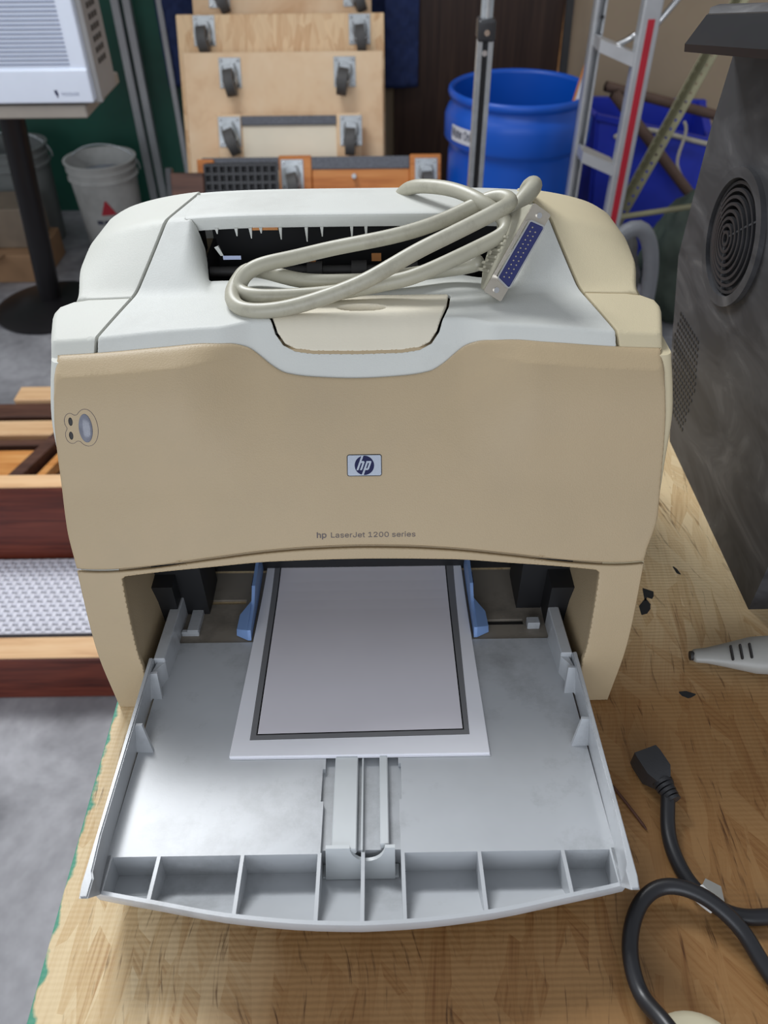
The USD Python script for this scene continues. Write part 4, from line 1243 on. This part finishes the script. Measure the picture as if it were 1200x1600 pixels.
dA = thing('wooden_dolly', 'rearmost plywood dolly, top of the leaning stack, cut off by the frame', 'dolly', (-.33, 2.76, FZ))
part('board', lean_box(-.668, .0075, FZ + .012, .35, 0, .02), 'plywood', dA)
for x in (-.565, -.058):
    caster(dA, x, -.028, 0, turn=.4)
dB = thing('wooden_dolly', 'strand board dolly, second from the back of the leaning stack', 'dolly', (-.33, 2.66, FZ))
part('board', lean_box(-.715, .0543, FZ + .012, -.0755, .10, .022), 'dolly_osb', dB)
for x in (-.613, -.037):
    caster(dB, x, -.125, .10, turn=.1)
dC = thing('wooden_dolly', 'smooth plywood dolly with two casters near its top, in the middle of the stack', 'dolly', (-.31, 2.56, FZ))
part('board', lean_box(-.682, .047, FZ + .012, -.170, .2, .022), 'plywood', dC)
for x, tn in ((-.512, .15), (-.093, -.15)):
    caster(dC, x, -.232, .2, turn=tn)
dD = thing('wooden_dolly', 'dolly with cream panel between two wooden rails and grey carpet strips', 'dolly', (-.3, 2.46, FZ))
for x0, x1 in ((-.557, -.470), (-.124, -.034)):
    part('side_rail', lean_box(x0, x1, FZ + .012, -.332, .3, .045), 'plywood', dD)
part('cream_panel', lean_box(-.4705, -.1235, FZ + .012, -.362, .285, .02), 'cream_board', dD)
part('carpet_strip', lean_box(-.470, -.124, -.366, -.338, .298, .012), 'carpet_grey', dD, 'grey carpet strip')
for x, tn in ((-.512, .35), (-.072, -.05)):
    caster(dD, x, -.385, .3, turn=tn)
dE = thing('wooden_dolly', 'frontmost dolly of orange wood with grey carpet strip, behind the printer', 'dolly', (-.18, 2.36, FZ))
for x0, x1 in ((-.330, -.214), (.138, .250)):
    part('side_rail', lean_box(x0, x1, FZ + .012, -.430, .4, .045), 'orange_pine', dE)
part('cross_board', lean_box(-.2135, .1375, FZ + .012, -.474, .388, .022), 'orange_pine', dE, 'orange cross board')
part('carpet_strip', lean_box(-.605, .1375, -.474, -.436, .395, .014), 'carpet_grey', dE, 'grey carpet strip')
part('end_rail', lean_box(-.62, -.56, FZ + .012, -.436, .41, .03), 'orange_pine', dE)
for x, tn in ((-.283, .2), (.196, .05)):
    caster(dE, x, -.488, .4, turn=tn)
part('bolt', xf(MF.cylinder(.03, .008, .008, 12), np.c_[[1, 0, 0], LU, -ND], onlean(-.062, -.50, .388)), 'galvanised', dE)

mc = thing('milk_crate', 'black plastic grid crate leaning in front of the dollies at left', 'crate', (-.45, 2.3, FZ))
gb_ = []
zt_, zb_ = -.400, FZ + .01
for x in np.linspace(-.560, -.318, 11):
    gb_.append(lean_box(x - .004, x + .004, zb_, zt_, .6, .018, .001))
for z in np.linspace(zb_ + .006, zt_, 22):
    gb_.append(lean_box(-.564, -.314, z - .0045, z + .0045, .599, .018, .001))
part('grid', gb_, 'black_plastic', mc, 'black plastic grid', kind='stuff')
part('crate_back', lean_box(-.562, -.316, zb_, zt_, .575, .01), 'inner_black', mc)
rd = thing('roller_dolly', 'brown wooden dolly end with white roller beside the black crate', 'dolly', (-.62, 2.25, FZ))
part('board', lean_box(-.672, -.562, FZ + .012, -.414, .62, .02), 'dark_brown_wood', rd)
part('roller', xf(MF.cylinder(.12, .017, .017, 20), np.c_[-ND, [1, 0, 0], LU], onlean(-.618, -.62, .66) ) , 'tag_white', rd, 'white roller')
part('frame_plate', lean_box(-.690, -.668, FZ + .012, -.400, .615, .03), 'black_plastic', rd)

pl_ = thing('door_panel', 'dark brown wooden door slab standing against the back wall', 'door', (.5, WY - .02, FZ))
part('slab', cham(.10, .795, WY - .055, WY - .012, FZ, 1.15, .004), 'panel_brown', pl_)
part('edge_strip', cham(.795, .815, WY - .05, WY - .012, FZ, 1.15, .002), 'pine', pl_)
single('dark_bar', beam((.795, 3.19, -.60 - .34), (.802, 3.36, .02), .032, .02), 'inner_dark', 'thin black bar leaning on the wall right of the brown door', 'bar', (.79, 3.2, FZ))

# ================================================================== BACKGROUND, RIGHT
BA = np.array([.500, 2.53]); BR = .236
br = thing('barrel', 'bright blue open plastic barrel with white label behind the printer', 'barrel', (BA[0], BA[1], FZ))
BT = -.200
pf = [(0, FZ), (BR - .02, FZ), (BR - .006, FZ + .03), (BR - .004, FZ + .20), (BR + .002, FZ + .22), (BR - .004, FZ + .24), (BR - .006, BT - .205), (BR - .010, BT - .180), (BR - .004, BT - .165), (BR + .010, BT - .150), (BR + .011, BT - .085), (BR + .001, BT - .060), (BR - .008, BT - .048), (BR - .009, BT - .030), (BR - .001, BT - .026), (BR + .003, BT - .015), (BR + .001, BT - .004), (BR - .006, BT), (BR - .014, BT - .003), (BR - .018, BT - .012), (BR - .018, FZ + .30), (0, FZ + .30)]
part('drum', lathe(pf, 96, (BA[0], BA[1], 0)), 'barrel_blue', br, smooth=50)
an = math.atan2(2.36 - BA[1], .275 - BA[0])
lab = trimesh.creation.box(bounds=[[-.065, -.024, 0], [.05, .024, .0008]])
lab = trimesh.Trimesh(*trimesh.remesh.subdivide_to_size(lab.vertices, lab.faces, .01))
lb_ = part('label', wrap(lab, BA[0], BA[1], an, BT - .112, BR + .0105, .0004), 'label_white', br, 'white lettered label', smooth=True)
tx = meshkit.text_mesh('Water Only', .026, .0005, True)
k_ = .108 / tx.bounds[1][0]
tv = np.array(tx.vertices); tv[:, 0] = tv[:, 0] * k_ - .062; tv[:, 1] -= .010
tx = trimesh.Trimesh(*trimesh.remesh.subdivide_to_size(tv, tx.faces, .008))
part('label_lettering', wrap(tx, BA[0], BA[1], an, BT - .112, BR + .0105, .0014), 'print_dark', lb_, smooth=False)
sk_ = single('wood_stake', beam((.60, 2.46, FZ + .31), (.716, 2.50, -.10), .030, .020), 'orange_pine', 'orange-brown wooden stake poking out of the blue barrel', 'stake', (.6, 2.46, FZ + .31))
single('plastic_wrap', tube(spline([(.60, 2.40, FZ + .31), (.66, 2.42, -.35), (.682, 2.44, -.225), (.695, 2.45, -.17), (.70, 2.45, -.135)], .012), np.linspace(.010, .016, len(spline([(.60, 2.40, FZ + .31), (.66, 2.42, -.35), (.682, 2.44, -.225), (.695, 2.45, -.17), (.70, 2.45, -.135)], .012))), 10), 'label_white', 'clear plastic wrap roll beside the wooden stake in the barrel', 'plastic wrap', (.6, 2.4, FZ + .31), smooth=True)

sp = thing('stand_pole', 'upright metal stand pole with dark slot in front of the blue barrel', 'stand', (.257, 1.6, FZ))
for s in (-1, 1):
    part('channel_side', cham(.255 + s * .0115 - .0055, .255 + s * .0115 + .0055, 1.585, 1.615, FZ + .02, .118, .001), 'galvanised', sp)
part('channel_back', box(.2485, .2615, 1.597, 1.612, FZ + .02, .118), 'inner_black', sp)
part('collar', rbox(.236, .274, 1.575, 1.625, .118, .160, .006), 'black_plastic', sp, 'black clamp collar')
part('upper_tube', cyl((.255, 1.6, .16), (.255, 1.6, .75), .0135), 'galvanised', sp)
part('screw', xf(MF.cylinder(.006, .006, .006, 12), np.array([[1, 0, 0], [0, 0, -1], [0, 1, 0]], float), (.255, 1.597, .094)), 'chrome', sp)
part('clamp_screw', xf(MF.cylinder(.006, .006, .006, 12), np.array([[1, 0, 0], [0, 0, -1], [0, 1, 0]], float), (.255, 1.578, .136)), 'chrome', sp)
part('foot', rbox(.13, .38, 1.56, 1.64, FZ, FZ + .03, .01), 'black_metal', sp)

ld = thing('step_ladder', 'aluminium step ladder with red taped side rail right of the barrel', 'ladder', (.66, 2.05, FZ))


def rail(x, y, w=.030, z1=.55):
    return [cham(x - w / 2, x - w / 2 + .010, y, y + .040, FZ, z1, .002), cham(x + w / 2 - .006, x + w / 2, y, y + .040, FZ, z1, .002), cham(x - w / 2, x + w / 2, y + .034, y + .040, FZ, z1, .001)]


part('side_rail', rail(.622, 2.10, .030), 'aluminium', ld, smooth=30)
part('side_rail', cham(.700, .748, 1.98, 2.02, FZ, .55, .004), 'aluminium', ld, smooth=30)
part('red_tape', box(.716, .734, 1.9785, 1.9805, FZ + .05, .085), 'tape_red', ld, 'red tape stripe')
for z in (.020, -.262, -.55):
    part('step', MF.hull_points(np.array([(.612, 2.02, z + .014), (.612, 2.10, z + .014), (.706, 1.99, z - .016), (.706, 2.06, z - .016), (.612, 2.02, z - .016), (.612, 2.10, z - .016), (.706, 1.99, z - .048), (.706, 2.06, z - .048)])), 'aluminium', ld, smooth=30)
part('brace', [tube(spline([(.735, 2.0, .055), (.79, 2.01, .122), (.86, 2.03, .20)], .01), .008, 10), tube(spline([(.665, 2.06, .010), (.685, 2.05, .022), (.705, 2.03, .042)], .01), .008, 10)], 'chrome', ld, smooth=True)
for z in (.07, .115):
    part('rivet', xf(MF.cylinder(.004, .005, .005, 10), np.array([[1, 0, 0], [0, 0, -1], [0, 1, 0]], float), (.627, 2.101, z)), 'dark_metal', ld)

ai = thing('angle_iron', 'long perforated angle iron leaning diagonally behind the ladder', 'angle iron', (.98, 2.6, FZ))
A0, A1 = np.array([.79, 2.52, FZ + .015]), np.array([1.20, 2.63, .06])
du = (A1 - A0) / np.linalg.norm(A1 - A0)
Ra = frame(du, (0, 1, 0)); Lg = np.linalg.norm(A1 - A0)
fl1 = mbox(-.038, .0, -.0015, .0015, 0, Lg); fl2 = mbox(-.0015, .0015, -.038, 0, 0, Lg)
hol = [MF.cylinder(.02, .005, .005, 8).transform(np.array([[1, 0, 0, -.022], [0, 0, 1, -.01], [0, 1, 0, .03 + i * .03]], float)) for i in range(int(Lg / .03) - 1)]
hol += [MF.cylinder(.02, .005, .005, 8).transform(np.array([[0, 0, 1, -.01], [1, 0, 0, -.022], [0, 1, 0, .03 + i * .03]], float)) for i in range(int(Lg / .03) - 1)]
part('angle', xf((fl1 + fl2) - MF.batch_boolean(hol, manifold3d.OpType.Add), Ra @ np.array([[math.cos(.8), -math.sin(.8), 0], [math.sin(.8), math.cos(.8), 0], [0, 0, 1]]), A0), 'angle_iron', ai, smooth=30)

single('brown_pipe', cyl((.872, 2.86, -.285), (1.40, 2.94, -.425), .018), 'pipe_brown', 'brown pipe resting level across the blue bin behind the ladder', 'pipe', (1.1, 2.9, -.42), smooth=True)
single('brown_pole', cyl((.885, 2.785, -.29), (1.25, 2.775, -.65), .020), 'pipe_brown', 'brown pole slanting down across the blue bin', 'pole', (1.2, 2.83, -.7), smooth=True)
tb = thing('blue_bin', 'blue plastic bin full of scrap at the right back', 'bin', (1.12, 3.0, FZ))
bn = lathe([(0, 0), (.25, 0), (.31, .45), (.325, .46), (.325, .475), (.30, .475), (.24, .03), (0, .03)], 4)
part('shell', [MF.hull_points(np.array([(.92, 2.86, FZ), (1.36, 2.86, FZ), (.92, 2.90, FZ), (1.36, 2.90, FZ), (.872, 2.88, -.40), (1.34, 2.90, -.50), (.872, 2.915, -.40), (1.34, 2.93, -.50)])),
               MF.hull_points(np.array([(.90, 3.28, FZ), (1.40, 3.28, FZ), (.90, 3.31, FZ), (1.40, 3.31, FZ), (.86, 3.32, -.44), (1.44, 3.32, -.46), (.86, 3.35, -.44), (1.44, 3.35, -.46)])),
               MF.hull_points(np.array([(.90, 2.88, FZ), (.93, 2.88, FZ), (.90, 3.30, FZ), (.93, 3.30, FZ), (.862, 2.89, -.40), (.89, 2.89, -.40), (.862, 3.34, -.44), (.89, 3.34, -.44)])),
               MF.hull_points(np.array([(1.34, 2.88, FZ), (1.37, 2.88, FZ), (1.37, 3.30, FZ), (1.40, 3.30, FZ), (1.32, 2.90, -.50), (1.35, 2.90, -.50), (1.41, 3.34, -.46), (1.44, 3.34, -.46)])),
               box(.92, 1.38, 2.88, 3.30, FZ, FZ + .02)], 'tarp_blue', tb)
part('rim', [beam((.86, 2.885, -.395), (1.35, 2.905, -.50), .03, .02)], 'tarp_blue', tb)
single('cream_cord', tube(spline([(.93, 2.83, -.455), (1.02, 2.835, -.43), (1.12, 2.845, -.445), (1.26, 2.85, -.48), (1.36, 2.87, -.50)], .015), .009, 10), 'rope_cream', 'cream cord looped over the blue bin', 'cord', (1.1, 2.84, -.5), smooth=True)
single('white_string', tube(spline([(1.18, 2.82, -.40), (1.195, 2.825, -.47), (1.19, 2.82, -.55), (1.23, 2.81, -.61), (1.27, 2.80, -.66)], .015), .006, 8), 'rope_cream', 'thin pale string hanging down the blue bin', 'string', (1.2, 2.82, -.6), smooth=True)


def lump(cx, cy, cz, a, b, c, seed, amp=.25):
    m = trimesh.creation.icosphere(subdivisions=4)
    v = np.array(m.vertices)
    v *= 1 + amp * (meshkit.fbm(v * 1.8 + seed * 7.3, 4, seed)[:, None] - .5) * 1.6
    v = v * [a, b, c] + [cx, cy, cz]
    v[:, 2] = np.maximum(v[:, 2], FZ)
    m.vertices = v
    return m


single('dark_tarp', lump(1.14, 2.32, -.72, .18, .14, .25, 3), 'sack_green', 'crumpled dark green tarp heaped right of the ladder', 'tarp', (1.06, 2.36, FZ), smooth=True)
single('scrap_bag', lump(.83, 2.20, -.76, .085, .10, .20, 5, .4), 'rubber_grey', 'grey bag of scrap heaped against the dark green tarp', 'bag', (.9, 2.45, FZ), smooth=True)
single('scrap_rod', cyl((.80, 2.17, -.50), (1.16, 2.15, -.44), .009), 'angle_iron', 'thin pale rod lying across the dark green tarp', 'rod', (.95, 2.23, -.5), smooth=True)
gpp = thing('grey_pipe', 'bent grey pipe standing on the floor between printer and black housing', 'pipe', (.7, 1.6, FZ))
part('bend', tube(spline([(.60, 1.62, FZ + .02), (.61, 1.61, -.42), (.640, 1.60, -.315), (.680, 1.60, -.302), (.714, 1.60, -.345), (.735, 1.60, -.44), (.745, 1.60, FZ + .02)], .015), .020, 16), 'pipe_grey', gpp, smooth=True)
